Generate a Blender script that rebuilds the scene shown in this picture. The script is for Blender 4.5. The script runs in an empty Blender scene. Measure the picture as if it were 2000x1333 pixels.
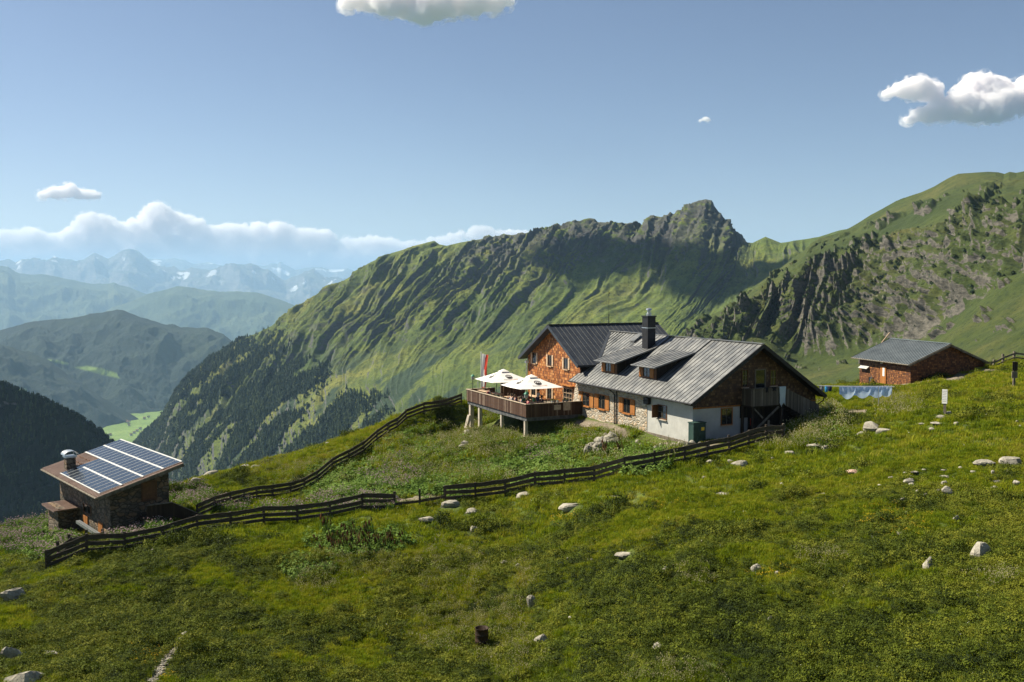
import bpy, math, random
import numpy as np
from mathutils import Vector, Matrix
random.seed(7); rng = np.random.default_rng(7)
R = math.radians
SC = bpy.context.scene
COL = SC.collection

# ------------------------------------------------------------------ camera
FPX, HOR = 1850.0, 555.0
TH = math.atan((666.5 - HOR) / FPX)
cam = bpy.data.cameras.new('camera'); camo = bpy.data.objects.new('camera', cam); COL.objects.link(camo)
cam.sensor_width = 36; cam.lens = 36 * FPX / 2000; cam.clip_start = 0.5; cam.clip_end = 200000
camo.location = (0, 0, 0); camo.rotation_euler = (math.pi / 2 - TH, 0, 0)
SC.camera = camo

# ------------------------------------------------------------------ sky, sun, exposure
SUN_EL, SUN_AZ = R(46), math.atan2(-0.935, 0.355)      # azimuth measured from +Y towards +X
SKY_STRENGTH, SUN_STRENGTH = 0.052, 5.0
w = bpy.data.worlds.new('World'); SC.world = w; w.use_nodes = True
wn = w.node_tree; bg = wn.nodes['Background']
sky = wn.nodes.new('ShaderNodeTexSky'); sky.sky_type = 'NISHITA'; sky.sun_disc = False
sky.sun_elevation = SUN_EL; sky.sun_rotation = SUN_AZ; sky.altitude = 2300
sky.air_density = 1.0; sky.dust_density = 1.9; sky.ozone_density = 1.2
tint = wn.nodes.new('ShaderNodeMix'); tint.data_type = 'RGBA'; tint.blend_type = 'MULTIPLY'; tint.inputs[0].default_value = 1.0; tint.inputs[7].default_value = (1.06, .965, .95, 1)
wn.links.new(sky.outputs[0], tint.inputs[6]); wn.links.new(tint.outputs[2], bg.inputs[0]); bg.inputs[1].default_value = SKY_STRENGTH
SD = Vector((math.sin(SUN_AZ) * math.cos(SUN_EL), math.cos(SUN_AZ) * math.cos(SUN_EL), math.sin(SUN_EL)))
sl = bpy.data.lights.new('sun', 'SUN'); sl.energy = SUN_STRENGTH; sl.angle = R(0.5); sl.color = (1.0, 0.91, 0.73)
so = bpy.data.objects.new('sun', sl); COL.objects.link(so)
so.rotation_euler = SD.to_track_quat('Z', 'Y').to_euler(); so.location = (-200, 60, 300)
vs = SC.view_settings; vs.view_transform = 'Standard'; vs.look = 'None'; vs.gamma = 1.0
vs.exposure = 1.0; vs.use_curve_mapping = False
cy = SC.cycles
cy.volume_step_rate = 3.0; cy.volume_max_steps = 96; cy.use_denoising = True; cy.volume_bounces = 24; cy.max_bounces = 26; cy.diffuse_bounces = 3
cy.glossy_bounces = 2; cy.transmission_bounces = 3; cy.transparent_max_bounces = 12
cy.caustics_reflective = False; cy.caustics_refractive = False

# ------------------------------------------------------------------ geometry of the view: pixel -> point at a distance
def ray(px, py):
    x = (px - 1000) / FPX; u = -(py - 666.5) / FPX
    return np.array([x, math.cos(TH) + u * math.sin(TH), -math.sin(TH) + u * math.cos(TH)])
def at(px, py, D):
    r = ray(px, py); return r * (D / r[1])
def project(P):
    P = np.asarray(P, float)
    d = P[..., 1] * math.cos(TH) - P[..., 2] * math.sin(TH); u = P[..., 1] * math.sin(TH) + P[..., 2] * math.cos(TH)
    return 1000 + FPX * P[..., 0] / d, 666.5 - FPX * u / d
def on_plane(px, py, p0, n):
    r = ray(px, py); return r * (np.dot(p0, n) / np.dot(r, n))

# ------------------------------------------------------------------ noise
def _hash(ix, iy, iz, seed):
    h = (ix.astype(np.int64) * 374761393 + iy.astype(np.int64) * 668265263 + iz.astype(np.int64) * 1274126177 + seed * 69069) & 0xffffffff
    h = ((h ^ (h >> 13)) * 1274126177) & 0xffffffff
    return (h ^ (h >> 16)) & 0xffffffff
_G = np.array([[1,1,0],[-1,1,0],[1,-1,0],[-1,-1,0],[1,0,1],[-1,0,1],[1,0,-1],[-1,0,-1],[0,1,1],[0,-1,1],[0,1,-1],[0,-1,-1]], float)
def perlin(x, y, z=None, seed=0):
    x = np.asarray(x, float); y = np.asarray(y, float)
    z = np.zeros_like(x) + 0.37 if z is None else np.asarray(z, float)
    x0 = np.floor(x); y0 = np.floor(y); z0 = np.floor(z)
    fx, fy, fz = x - x0, y - y0, z - z0
    f = lambda t: t * t * t * (t * (t * 6 - 15) + 10)
    u, v, w_ = f(fx), f(fy), f(fz)
    def c(dx, dy, dz):
        g = _G[_hash(x0 + dx, y0 + dy, z0 + dz, seed) % 12]
        return g[..., 0] * (fx - dx) + g[..., 1] * (fy - dy) + g[..., 2] * (fz - dz)
    l = lambda a, b, t: a + (b - a) * t
    return l(l(l(c(0,0,0), c(1,0,0), u), l(c(0,1,0), c(1,1,0), u), v), l(l(c(0,0,1), c(1,0,1), u), l(c(0,1,1), c(1,1,1), u), v), w_)
def fbm(x, y, z=None, oct=5, seed=0, gain=0.5, lac=2.03, ridged=False):
    s = 0; a = 1.0; n = 0
    z = np.zeros_like(np.asarray(x, float)) if z is None else z
    for i in range(oct):
        p = perlin(x, y, z, seed + i * 17)
        if ridged: p = 1 - 2 * np.abs(p) * 1.3
        s = s + a * p; n += a; a *= gain; x = x * lac + 3.1; y = y * lac + 1.7; z = z * lac + 0.9
    return s / n
def smooth(e0, e1, x):
    t = np.clip((x - e0) / (e1 - e0), 0, 1); return t * t * (3 - 2 * t)

# ------------------------------------------------------------------ objects
def tag(o, label=None, cat=None, group=None, kind=None):
    if label: o['label'] = label
    if cat: o['category'] = cat
    if group: o['group'] = group
    if kind: o['kind'] = kind
    return o
def empty(name, loc=(0, 0, 0), rz=0.0, label=None, cat=None, group=None):
    o = bpy.data.objects.new(name, None); COL.objects.link(o); o.location = loc; o.rotation_euler = (0, 0, rz)
    o.empty_display_size = 0.2
    return tag(o, label, cat, group)
def mesh_obj(name, V, F, mat=None, parent=None, smooth_=False, mats=None, mi=None, link=True):
    me = bpy.data.meshes.new(name)
    if isinstance(F, np.ndarray):
        V = np.asarray(V, np.float32); n = len(F); k = F.shape[1]
        me.vertices.add(len(V)); me.vertices.foreach_set('co', V.ravel())
        me.loops.add(n * k); me.loops.foreach_set('vertex_index', F.astype(np.int32).ravel())
        me.polygons.add(n); me.polygons.foreach_set('loop_start', np.arange(0, n * k, k, dtype=np.int32))
        try: me.polygons.foreach_set('loop_total', np.full(n, k, dtype=np.int32))
        except Exception: pass
        me.update(calc_edges=True); me.validate()
    else:
        me.from_pydata([tuple(v) for v in V], [], F); me.update()
    for m in (mats or ([mat] if mat else [])): me.materials.append(m)
    if mi is not None: me.polygons.foreach_set('material_index', np.asarray(mi, np.int32))
    if smooth_: me.polygons.foreach_set('use_smooth', np.ones(len(me.polygons), bool))
    o = bpy.data.objects.new(name, me)
    if link: COL.objects.link(o)
    if parent: o.parent = parent
    return o
class MB:
    def __init__(s): s.v = []; s.f = []; s.m = []
    def add(s, V, F, m=0):
        k = len(s.v); s.v += [tuple(map(float, v)) for v in V]; s.f += [[i + k for i in f] for f in F]; s.m += [m] * len(F); return s
    def box(s, x0, x1, y0, y1, z0, z1, m=0):
        V = [(x, y, z) for z in (z0, z1) for y in (y0, y1) for x in (x0, x1)]
        return s.add(V, [(0,2,3,1),(4,5,7,6),(0,1,5,4),(2,6,7,3),(0,4,6,2),(1,3,7,5)], m)
    def obox(s, p, q, wdt, h, up=(0, 0, 1), m=0, off=0.0):
        """beam from p to q: width wdt sideways, height h along up"""
        p = Vector(p); q = Vector(q); d = (q - p).normalized(); sd = d.cross(Vector(up))
        sd = sd.normalized() if sd.length > 1e-6 else Vector((1, 0, 0)); u = sd.cross(d).normalized()
        V = []
        for e in (p, q):
            for a_, b_ in ((-1, -1), (1, -1), (1, 1), (-1, 1)): V.append(e + sd * a_ * wdt / 2 + u * (b_ * h / 2 + off))
        return s.add(V, [(0,1,2,3),(7,6,5,4),(0,4,5,1),(1,5,6,2),(2,6,7,3),(3,7,4,0)], m)
    def tube(s, pts, r, n=8, m=0, caps=True):
        pts = [Vector(p) for p in pts]; rs = r if isinstance(r, (list, tuple)) else [r] * len(pts)
        k0 = []; V = []
        for i, p in enumerate(pts):
            d = (pts[min(i + 1, len(pts) - 1)] - pts[max(i - 1, 0)]).normalized()
            a_ = d.orthogonal().normalized() if abs(d.z) < .99 else Vector((1, 0, 0)); a_ = (a_ - d * a_.dot(d)).normalized(); b_ = d.cross(a_)
            for j in range(n):
                t = 2 * math.pi * j / n; V.append(p + (a_ * math.cos(t) + b_ * math.sin(t)) * rs[i])
        F = [(i * n + j, i * n + (j + 1) % n, (i + 1) * n + (j + 1) % n, (i + 1) * n + j) for i in range(len(pts) - 1) for j in range(n)]
        if caps: F += [tuple(range(n - 1, -1, -1)), tuple((len(pts) - 1) * n + j for j in range(n))]
        return s.add(V, F, m)
    def lathe(s, prof, c=(0, 0, 0), n=16, m=0):
        V = []; F = []
        for r_, z in prof:
            for j in range(n):
                t = 2 * math.pi * j / n; V.append((c[0] + r_ * math.cos(t), c[1] + r_ * math.sin(t), c[2] + z))
        for i in range(len(prof) - 1):
            for j in range(n): F.append((i * n + j, i * n + (j + 1) % n, (i + 1) * n + (j + 1) % n, (i + 1) * n + j))
        return s.add(V, F, m)
    def slab(s, poly, t, up=(0, 0, 1), m=0):
        """polygon (list of 3-d points) given thickness t downward along up"""
        n = len(poly); V = [Vector(p) for p in poly] + [Vector(p) - Vector(up) * t for p in poly]
        F = [tuple(range(n)), tuple(range(2 * n - 1, n - 1, -1))] + [(i, i + n, (i + 1) % n + n, (i + 1) % n) for i in range(n)]
        return s.add(V, F, m)
    def build(s, name, mat, parent=None, smooth_=False, link=True):
        mats = mat if isinstance(mat, list) else [mat]
        return mesh_obj(name, s.v, s.f, None, parent, smooth_, mats, s.m, link)

# ------------------------------------------------------------------ materials
class NT:
    def __init__(s, name):
        s.m = bpy.data.materials.new(name); s.m.use_nodes = True; s.t = s.m.node_tree; s.b = s.t.nodes['Principled BSDF']
        s.b.inputs['Specular IOR Level'].default_value = 0.3
    def n(s, typ, **kw):
        nd = s.t.nodes.new(typ)
        for k, v in kw.items():
            if k.startswith('i_'):
                key = k[2:].replace('_', ' '); nd.inputs[key].default_value = v
            else: setattr(nd, k, v)
        return nd
    def l(s, a, b): s.t.links.new(a, b)
    def pos(s): return s.n('ShaderNodeNewGeometry').outputs['Position']
    def obj(s): return s.n('ShaderNodeTexCoord').outputs['Object']
    def scale(s, v, sc):
        m = s.n('ShaderNodeMapping'); m.inputs['Scale'].default_value = sc if hasattr(sc, '__len__') else (sc, sc, sc); s.l(v, m.inputs[0]); return m.outputs[0]
    def noise(s, v, sc, det=4, rough=.55, dist=0.0):
        n_ = s.n('ShaderNodeTexNoise'); n_.inputs['Scale'].default_value = sc; n_.inputs['Detail'].default_value = det
        n_.inputs['Roughness'].default_value = rough; n_.inputs['Distortion'].default_value = dist; s.l(v, n_.inputs['Vector']); return n_.outputs[0]
    def ramp(s, f, stops):
        r = s.n('ShaderNodeValToRGB'); e = r.color_ramp.elements
        while len(e) > len(stops): e.remove(e[-1])
        while len(e) < len(stops): e.new(.5)
        for k, (p, c) in zip(e, stops):
            k.position = p; k.color = (c, c, c, 1) if not hasattr(c, '__len__') else (*c, 1)
        s.l(f, r.inputs[0]); return r.outputs[0]
    def mix(s, f, a, b, typ='MIX'):
        m = s.n('ShaderNodeMix', data_type='RGBA', blend_type=typ)
        for sock, v in ((m.inputs[0], f), (m.inputs[6], a), (m.inputs[7], b)):
            if isinstance(v, bpy.types.NodeSocket): s.l(v, sock)
            elif hasattr(v, '__len__'): sock.default_value = (*v, 1) if len(v) == 3 else v
            else: sock.default_value = v if sock is m.inputs[0] else (v, v, v, 1)
        return m.outputs[2]
    def math(s, op, a, b=0.0, clamp=False):
        m = s.n('ShaderNodeMath', operation=op, use_clamp=clamp)
        for i, v in enumerate((a, b)):
            if isinstance(v, bpy.types.NodeSocket): s.l(v, m.inputs[i])
            else: m.inputs[i].default_value = v
        return m.outputs[0]
    def bump(s, h, st=.5, d=.02):
        b = s.n('ShaderNodeBump'); b.inputs['Strength'].default_value = st; b.inputs['Distance'].default_value = d; s.l(h, b.inputs['Height']); s.l(b.outputs[0], s.b.inputs['Normal'])
    def fin(s, col, rough=.8, metal=0.0):
        if isinstance(col, bpy.types.NodeSocket): s.l(col, s.b.inputs['Base Color'])
        else: s.b.inputs['Base Color'].default_value = (*col, 1)
        if isinstance(rough, bpy.types.NodeSocket): s.l(rough, s.b.inputs['Roughness'])
        else: s.b.inputs['Roughness'].default_value = rough
        s.b.inputs['Metallic'].default_value = metal
        return s.m
def mottled(name, c1, c2, sc=3.0, rough=.8, metal=0.0, bump=.3, bd=.01, det=5, use_obj=True, stretch=None):
    m = NT(name); v = m.obj() if use_obj else m.pos()
    if stretch: v = m.scale(v, stretch)
    n = m.noise(v, sc, det); c = m.ramp(n, [(.32, c1), (.68, c2)])
    if bump: m.bump(m.noise(v, sc * 3, 4), bump, bd)
    return m.fin(c, rough, metal)
M = {}
# metal roofs (seams are real ribs in the mesh)
def roof_mat(name, c1, c2, rough=.45, metal=.35):
    m = NT(name); v = m.obj(); n1 = m.noise(m.scale(v, (1, 1, .3)), .9, 6, .65); n2 = m.noise(m.scale(v, (.25, 3.2, .25)), 2.0, 3)
    c = m.ramp(m.math('ADD', m.math('MULTIPLY', n1, .82), m.math('MULTIPLY', n2, .18)), [(.36, c1), (.62, c2)])
    m.bump(m.noise(v, 2.2, 3), .25, .02)
    return m.fin(c, m.ramp(n1, [(.3, rough - .1), (.7, rough + .15)]), metal)
M['roof_grey'] = roof_mat('weathered grey sheet metal', (.105, .112, .118), (.225, .228, .225))
M['roof_dark'] = roof_mat('dark coated sheet metal', (.030, .034, .042), (.050, .056, .066), .42, .1)
M['roof_blue'] = roof_mat('blue grey ribbed metal', (.15, .18, .20), (.20, .235, .255), .45, .25)
M['roof_brown'] = roof_mat('brown ribbed metal', (.17, .11, .085), (.27, .19, .155), .5, .15)
M['seam_grey'] = roof_mat('grey seams', (.07, .075, .08), (.12, .125, .13))
M['rust_metal'] = mottled('rusty steel', (.018, .013, .011), (.07, .04, .025), 6, .75, .3)
M['galv'] = mottled('galvanised steel', (.35, .37, .38), (.55, .57, .58), 5, .35, .8)
M['black_metal'] = mottled('black coated steel', (.012, .012, .014), (.03, .03, .033), 4, .5, .2)
M['green_paint'] = mottled('green painted metal', (.02, .15, .09), (.04, .22, .13), 5, .45)
M['cab_green'] = mottled('dark green painted steel', (.02, .045, .04), (.035, .07, .06), 3, .5)
M['yellow'] = mottled('yellow sign paint', (.7, .45, .03), (.8, .55, .05), 4, .5)
def shingle(name, cs, bw=.17, bh=.20):
    m = NT(name); v = m.obj(); sx = m.n('ShaderNodeSeparateXYZ'); m.l(v, sx.inputs[0])
    cmb = m.n('ShaderNodeCombineXYZ'); m.l(m.math('ADD', sx.outputs[0], sx.outputs[1]), cmb.inputs[0]); m.l(sx.outputs[2], cmb.inputs[1])
    br = m.n('ShaderNodeTexBrick', offset=.5); m.l(cmb.outputs[0], br.inputs['Vector'])
    br.inputs['Scale'].default_value = 1; br.inputs['Brick Width'].default_value = bw; br.inputs['Row Height'].default_value = bh
    br.inputs['Mortar Size'].default_value = .012; br.inputs['Mortar Smooth'].default_value = .3; br.inputs['Bias'].default_value = 0
    br.inputs['Color1'].default_value = (0, 0, 0, 1); br.inputs['Color2'].default_value = (1, 1, 1, 1); br.inputs['Mortar'].default_value = (.5, .5, .5, 1)
    c = m.ramp(br.outputs['Color'], [(0, cs[0]), (.35, cs[1]), (.7, cs[2]), (1, cs[3])])
    c = m.mix(m.ramp(m.noise(v, .8, 4), [(.35, 0.0), (.75, .6)]), c, cs[0])
    c = m.mix(br.outputs['Fac'], c, (.02, .012, .008))
    # each course tilts outward: saw-tooth height along z
    saw = m.math('FRACT', m.math('DIVIDE', sx.outputs[2], bh)); h = m.math('SUBTRACT', m.math('SUBTRACT', 1, saw), m.math('MULTIPLY', br.outputs['Fac'], .8))
    m.bump(m.math('ADD', h, m.math('MULTIPLY', br.outputs['Color'], .4)), .9, .03)
    return m.fin(c, .65)
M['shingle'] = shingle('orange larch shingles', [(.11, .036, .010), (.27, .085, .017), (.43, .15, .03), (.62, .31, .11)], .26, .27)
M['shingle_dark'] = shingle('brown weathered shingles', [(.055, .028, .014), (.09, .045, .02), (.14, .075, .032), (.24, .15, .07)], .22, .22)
M['shingle_red'] = shingle('red brown shingles', [(.06, .022, .009), (.13, .045, .014), (.20, .075, .02), (.32, .14, .045)], .2, .2)
def boards(name, cs, w_=.14, horiz=False, rough=.75):
    m = NT(name); v = m.obj(); sx = m.n('ShaderNodeSeparateXYZ'); m.l(v, sx.inputs[0])
    u = sx.outputs[2] if horiz else m.math('ADD', sx.outputs[0], sx.outputs[1])
    q = m.math('DIVIDE', u, w_); idx = m.math('FLOOR', q); fr = m.math('FRACT', q)
    wn_ = m.n('ShaderNodeTexWhiteNoise', noise_dimensions='1D'); m.l(idx, wn_.inputs['W'])
    c = m.ramp(wn_.outputs[0], [(0, cs[0]), (.4, cs[1]), (.75, cs[2]), (1, cs[3])])
    gap = m.math('LESS_THAN', fr, .10)
    st = m.noise(m.scale(v, (6, 6, .6) if not horiz else (.6, .6, 8)), 3, 5, .6)
    c = m.mix(m.ramp(st, [(.35, .0), (.7, .75)]), c, cs[0]); c = m.mix(gap, c, (.008, .006, .005))
    m.bump(m.math('SUBTRACT', m.math('MULTIPLY', st, .4), gap), .7, .015)
    return m.fin(c, rough)
M['deck_boards'] = boards('weathered deck boards', [(.05, .022, .012), (.085, .042, .024), (.12, .068, .042), (.34, .27, .21)], .16)
M['grey_boards'] = boards('grey weathered boards', [(.07, .055, .042), (.12, .10, .075), (.17, .145, .11), (.24, .21, .165)], .15)
M['dark_boards'] = boards('dark brown boards', [(.022, .014, .010), (.035, .022, .015), (.05, .033, .022), (.07, .048, .03)], .15)
M['wood_orange'] = boards('orange stained wood', [(.30, .11, .025), (.38, .15, .035), (.44, .18, .045), (.52, .24, .07)], .12)
M['wood_pale'] = mottled('pale raw wood', (.42, .29, .18), (.58, .43, .29), 3, .7, stretch=(4, 4, .6))
M['wood_frame'] = mottled('brown painted wood', (.10, .045, .02), (.17, .08, .035), 5, .6)
M['wood_fence'] = mottled('black brown old fence wood', (.032, .026, .019), (.085, .068, .050), 6, .8, stretch=(.6, .6, 4), bump=.6)
M['wood_grey'] = mottled('grey old wood', (.10, .085, .065), (.22, .19, .15), 5, .85, stretch=(1, 1, .5), bump=.6)
M['wood_rail'] = mottled('sun bleached handrail wood', (.36, .28, .20), (.52, .43, .33), 5, .7)
def plaster():
    m = NT('white roughcast plaster'); v = m.obj(); sx = m.n('ShaderNodeSeparateXYZ'); m.l(v, sx.inputs[0])
    n = m.noise(v, .9, 6, .65); st = m.noise(m.scale(v, (2.2, 2.2, .25)), 1.6, 5, .6)
    c = m.ramp(n, [(.3, (.36, .36, .345)), (.7, (.49, .49, .465))]); c = m.mix(m.ramp(st, [(.52, 0.0), (.75, .35)]), c, (.34, .32, .28))
    m.bump(m.noise(v, 14, 4), .35, .02); return m.fin(c, .9)
M['plaster'] = plaster()
def stone(name, lo, hi, mortar, sc=2.6, warm=(.36, .27, .18)):
    m = NT(name); v = m.obj(); vv = m.scale(v, (1, 1, 1.75))
    dn = m.n('ShaderNodeTexNoise'); dn.inputs['Scale'].default_value = 2.2; m.l(v, dn.inputs['Vector'])
    add = m.n('ShaderNodeVectorMath', operation='MULTIPLY_ADD'); m.l(dn.outputs['Color'], add.inputs[0]); add.inputs[1].default_value = (.5, .5, .5); m.l(vv, add.inputs[2])
    vo = m.n('ShaderNodeTexVoronoi', feature='F1'); vo.inputs['Scale'].default_value = sc; m.l(add.outputs[0], vo.inputs['Vector'])
    ed = m.n('ShaderNodeTexVoronoi', feature='DISTANCE_TO_EDGE'); ed.inputs['Scale'].default_value = sc; m.l(add.outputs[0], ed.inputs['Vector'])
    sp = m.n('ShaderNodeSeparateColor'); m.l(vo.outputs['Color'], sp.inputs[0])
    c = m.mix(sp.outputs[0], lo, hi); c = m.mix(m.math('MULTIPLY', m.math('GREATER_THAN', sp.outputs[1], .72), .8), c, warm)
    c = m.mix(m.ramp(m.noise(v, 9, 5), [(.35, 0.0), (.8, .55)]), c, [x * .45 for x in lo])
    g = m.ramp(ed.outputs[0], [(.02, 1.0), (.10, 0.0)]); c = m.mix(g, c, mortar)
    m.bump(m.math('ADD', m.ramp(ed.outputs[0], [(0, 0.0), (.16, 1.0)]), m.math('MULTIPLY', m.noise(v, 12, 4), .35)), 1.0, .07)
    return m.fin(c, .9)
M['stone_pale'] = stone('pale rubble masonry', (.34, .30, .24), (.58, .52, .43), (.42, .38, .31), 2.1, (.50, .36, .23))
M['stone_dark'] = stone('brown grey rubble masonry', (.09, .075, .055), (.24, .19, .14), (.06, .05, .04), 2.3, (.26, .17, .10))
M['concrete'] = mottled('pale concrete', (.36, .31, .25), (.56, .50, .42), 2.5, .9, bump=.4)
M['concrete_dark'] = mottled('grey concrete edge', (.045, .05, .055), (.13, .135, .14), 2.5, .85, bump=.4)
M['canvas'] = mottled('off white parasol canvas', (.72, .70, .66), (.84, .82, .78), 1.4, .85, bump=.15)
M['print_black'] = mottled('black print', (.01, .01, .01), (.02, .02, .02), 5, .8)
M['print_red'] = mottled('faded red print', (.35, .09, .05), (.45, .13, .07), 5, .8)
M['white_paint'] = mottled('white painted board', (.66, .66, .64), (.80, .80, .78), 4, .6)
M['white_pole'] = mottled('white pole', (.6, .6, .6), (.75, .75, .75), 4, .5)
def cloth(name, c1, c2, sc=5, rough=.9):
    m = NT(name); v = m.obj(); c = m.ramp(m.noise(v, sc, 3), [(.3, c1), (.7, c2)]); m.fin(c, rough)
    tr = m.n('ShaderNodeBsdfTranslucent'); m.l(c, tr.inputs[0]); mx = m.n('ShaderNodeMixShader'); mx.inputs[0].default_value = .35
    m.l(m.b.outputs[0], mx.inputs[1]); m.l(tr.outputs[0], mx.inputs[2]); m.l(mx.outputs[0], m.t.nodes['Material Output'].inputs[0]); return m.m
M['sheet_blue'] = cloth('pale blue bed linen', (.52, .67, .90), (.64, .77, .94), 3)
M['sheet_deep'] = cloth('mid blue bed linen', (.10, .24, .62), (.20, .36, .74), 3)
M['towel_white'] = cloth('white towel', (.62, .72, .76), (.75, .82, .84), 3)
M['flag_red'] = cloth('red flag cloth', (.55, .06, .04), (.68, .10, .07), 3)
M['flag_white'] = cloth('white flag cloth', (.70, .68, .66), (.8, .78, .76), 3)
for nm, c in dict(cl_black=(.012, .012, .016), cl_navy=(.02, .03, .08), cl_maroon=(.20, .025, .04), cl_green=(.03, .16, .07), cl_red=(.45, .06, .04), cl_pink=(.65, .07, .18), cl_grey=(.22, .22, .23), cl_white=(.6, .6, .62), cl_blue=(.05, .32, .65), cl_jeans=(.05, .07, .13)).items():
    M[nm] = mottled(nm[3:] + ' clothing', [x * .8 for x in c], [x * 1.15 for x in c], 8, .9, bump=.2)
M['skin'] = mottled('skin', (.42, .24, .17), (.52, .31, .22), 6, .6, bump=0)
M['hair'] = mottled('hair', (.03, .018, .01), (.10, .06, .03), 12, .7)
def glass(name, c=(.015, .018, .02)):
    m = NT(name); m.b.inputs['Specular IOR Level'].default_value = .8; return m.fin(c, .06)
M['glass'] = glass('window glass'); M['lamp_glass'] = glass('lantern glass', (.35, .37, .36))
def pv():
    m = NT('solar cells'); v = m.obj(); sx = m.n('ShaderNodeSeparateXYZ'); m.l(v, sx.inputs[0])
    gx = m.math('LESS_THAN', m.math('FRACT', m.math('DIVIDE', sx.outputs[0], .16)), .05); gy = m.math('LESS_THAN', m.math('FRACT', m.math('DIVIDE', sx.outputs[1], .16)), .05)
    c = m.mix(m.math('MULTIPLY', m.math('MAXIMUM', gx, gy), .5), (.018, .026, .040), (.09, .11, .13)); m.b.inputs['Specular IOR Level'].default_value = .6
    return m.fin(c, .18)
M['pv'] = pv(); M['alu'] = mottled('bright aluminium frame', (.48, .48, .46), (.66, .66, .64), 5, .4, .4)
def rock_mat(name, c1, c2, lich=(.50, .46, .30), sc=1.6):
    m = NT(name); v = m.pos(); n = m.noise(v, sc, 8, .65); c = m.ramp(n, [(.3, c1), (.65, c2)])
    c = m.mix(m.ramp(m.noise(v, sc * 2.6, 5, .6), [(.55, 0.0), (.7, .6)]), c, lich)
    c = m.mix(m.ramp(m.noise(v, sc * 6, 4, .6), [(.6, 0.0), (.72, .7)]), c, [x * .3 for x in c1])
    m.bump(m.noise(v, sc * 5, 6, .7), .9, .08); return m.fin(c, .92)
M['boulder'] = rock_mat('pale granite', (.17, .155, .13), (.43, .40, .33), (.30, .29, .19))
M['boulder_red'] = rock_mat('reddish slab', (.42, .26, .20), (.60, .42, .34))

# ------------------------------------------------------------------ lofted mountains
def pchip_rows(u, P, uq):
    """monotone-free Catmull-Rom through stations u -> P (n,k)"""
    u = np.asarray(u, float); P = np.asarray(P, float); m = np.gradient(P, u, axis=0)
    i = np.clip(np.searchsorted(u, uq) - 1, 0, len(u) - 2); h = (u[i + 1] - u[i]); t = ((uq - u[i]) / h)[:, None]; h = h[:, None]
    t = np.clip(t, 0, 1); h00 = 2*t**3 - 3*t**2 + 1; h10 = t**3 - 2*t**2 + t; h01 = -2*t**3 + 3*t**2; h11 = t**3 - t**2
    return h00 * P[i] + h10 * h * m[i] + h01 * P[i + 1] + h11 * h * m[i + 1]
def loft(stations, nu, nv, silhouette=None, back=(260, 260), vpow=1.0, nback=10):
    """stations: list of columns from crest to foot, each (px, py, distance). Returns grid of world points (nv, nu, 3)."""
    S = np.array(stations, float); ns, nr, _ = S.shape
    W = np.array([[at(*S[i, j]) for j in range(nr)] for i in range(ns)])
    us = np.r_[0, np.cumsum(np.linalg.norm(np.diff(W[:, 0], axis=0), axis=1))]; us /= us[-1]
    uq = np.linspace(0, 1, nu); rows = np.array([pchip_rows(us, W[:, j], uq) for j in range(nr)])   # nr, nu, 3
    vq = np.linspace(0, 1, nv) ** vpow; vs_ = np.linspace(0, 1, nr)
    G = pchip_rows(vs_, rows.reshape(nr, -1), vq).reshape(nv, nu, 3)
    if silhouette is not None:      # true crest heights between the stations
        sx, sy = np.array(silhouette, float).T; px, _ = project(G[0]); py = np.interp(px, sx, sy)
        tgt = np.array([at(a_, b_, d_) for a_, b_, d_ in zip(px, py, G[0][:, 1])]); dz = tgt[:, 2] - G[0][:, 2]
        fall = np.exp(-(np.arange(nv) / nv / .12) ** 1.3)[:, None]; G[:, :, 2] += dz[None] * fall
    # land behind the crest
    B = []
    for k in range(nback, 0, -1):
        t = k / nback; b_ = G[0].copy(); b_[:, 1] += back[0] * t; b_[:, 2] -= back[1] * t * (0.35 + .65 * t); B.append(b_)
    return np.concatenate([np.array(B), G], 0), uq, np.r_[-np.linspace(1, 1 / nback, nback) * .05, vq], nback
def grid_faces(nv, nu):
    i = np.arange(nv - 1)[:, None] * nu + np.arange(nu - 1)[None]
    return np.stack([i, i + nu, i + nu + 1, i + 1], -1).reshape(-1, 4)
def normals(G):
    du = np.gradient(G, axis=1); dv = np.gradient(G, axis=0); n = np.cross(dv, du); n /= np.linalg.norm(n, axis=2, keepdims=True) + 1e-9
    return n
def up_faces(G, nv, nu):
    n = normals(G); F = grid_faces(nv, nu); return F if n[..., 2].mean() > 0 else F[:, ::-1].copy()
def set_attr(o, name, arr):
    a_ = o.data.attributes.new(name, 'FLOAT', 'POINT'); a_.data.foreach_set('value', np.asarray(arr, np.float32).ravel())

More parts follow.
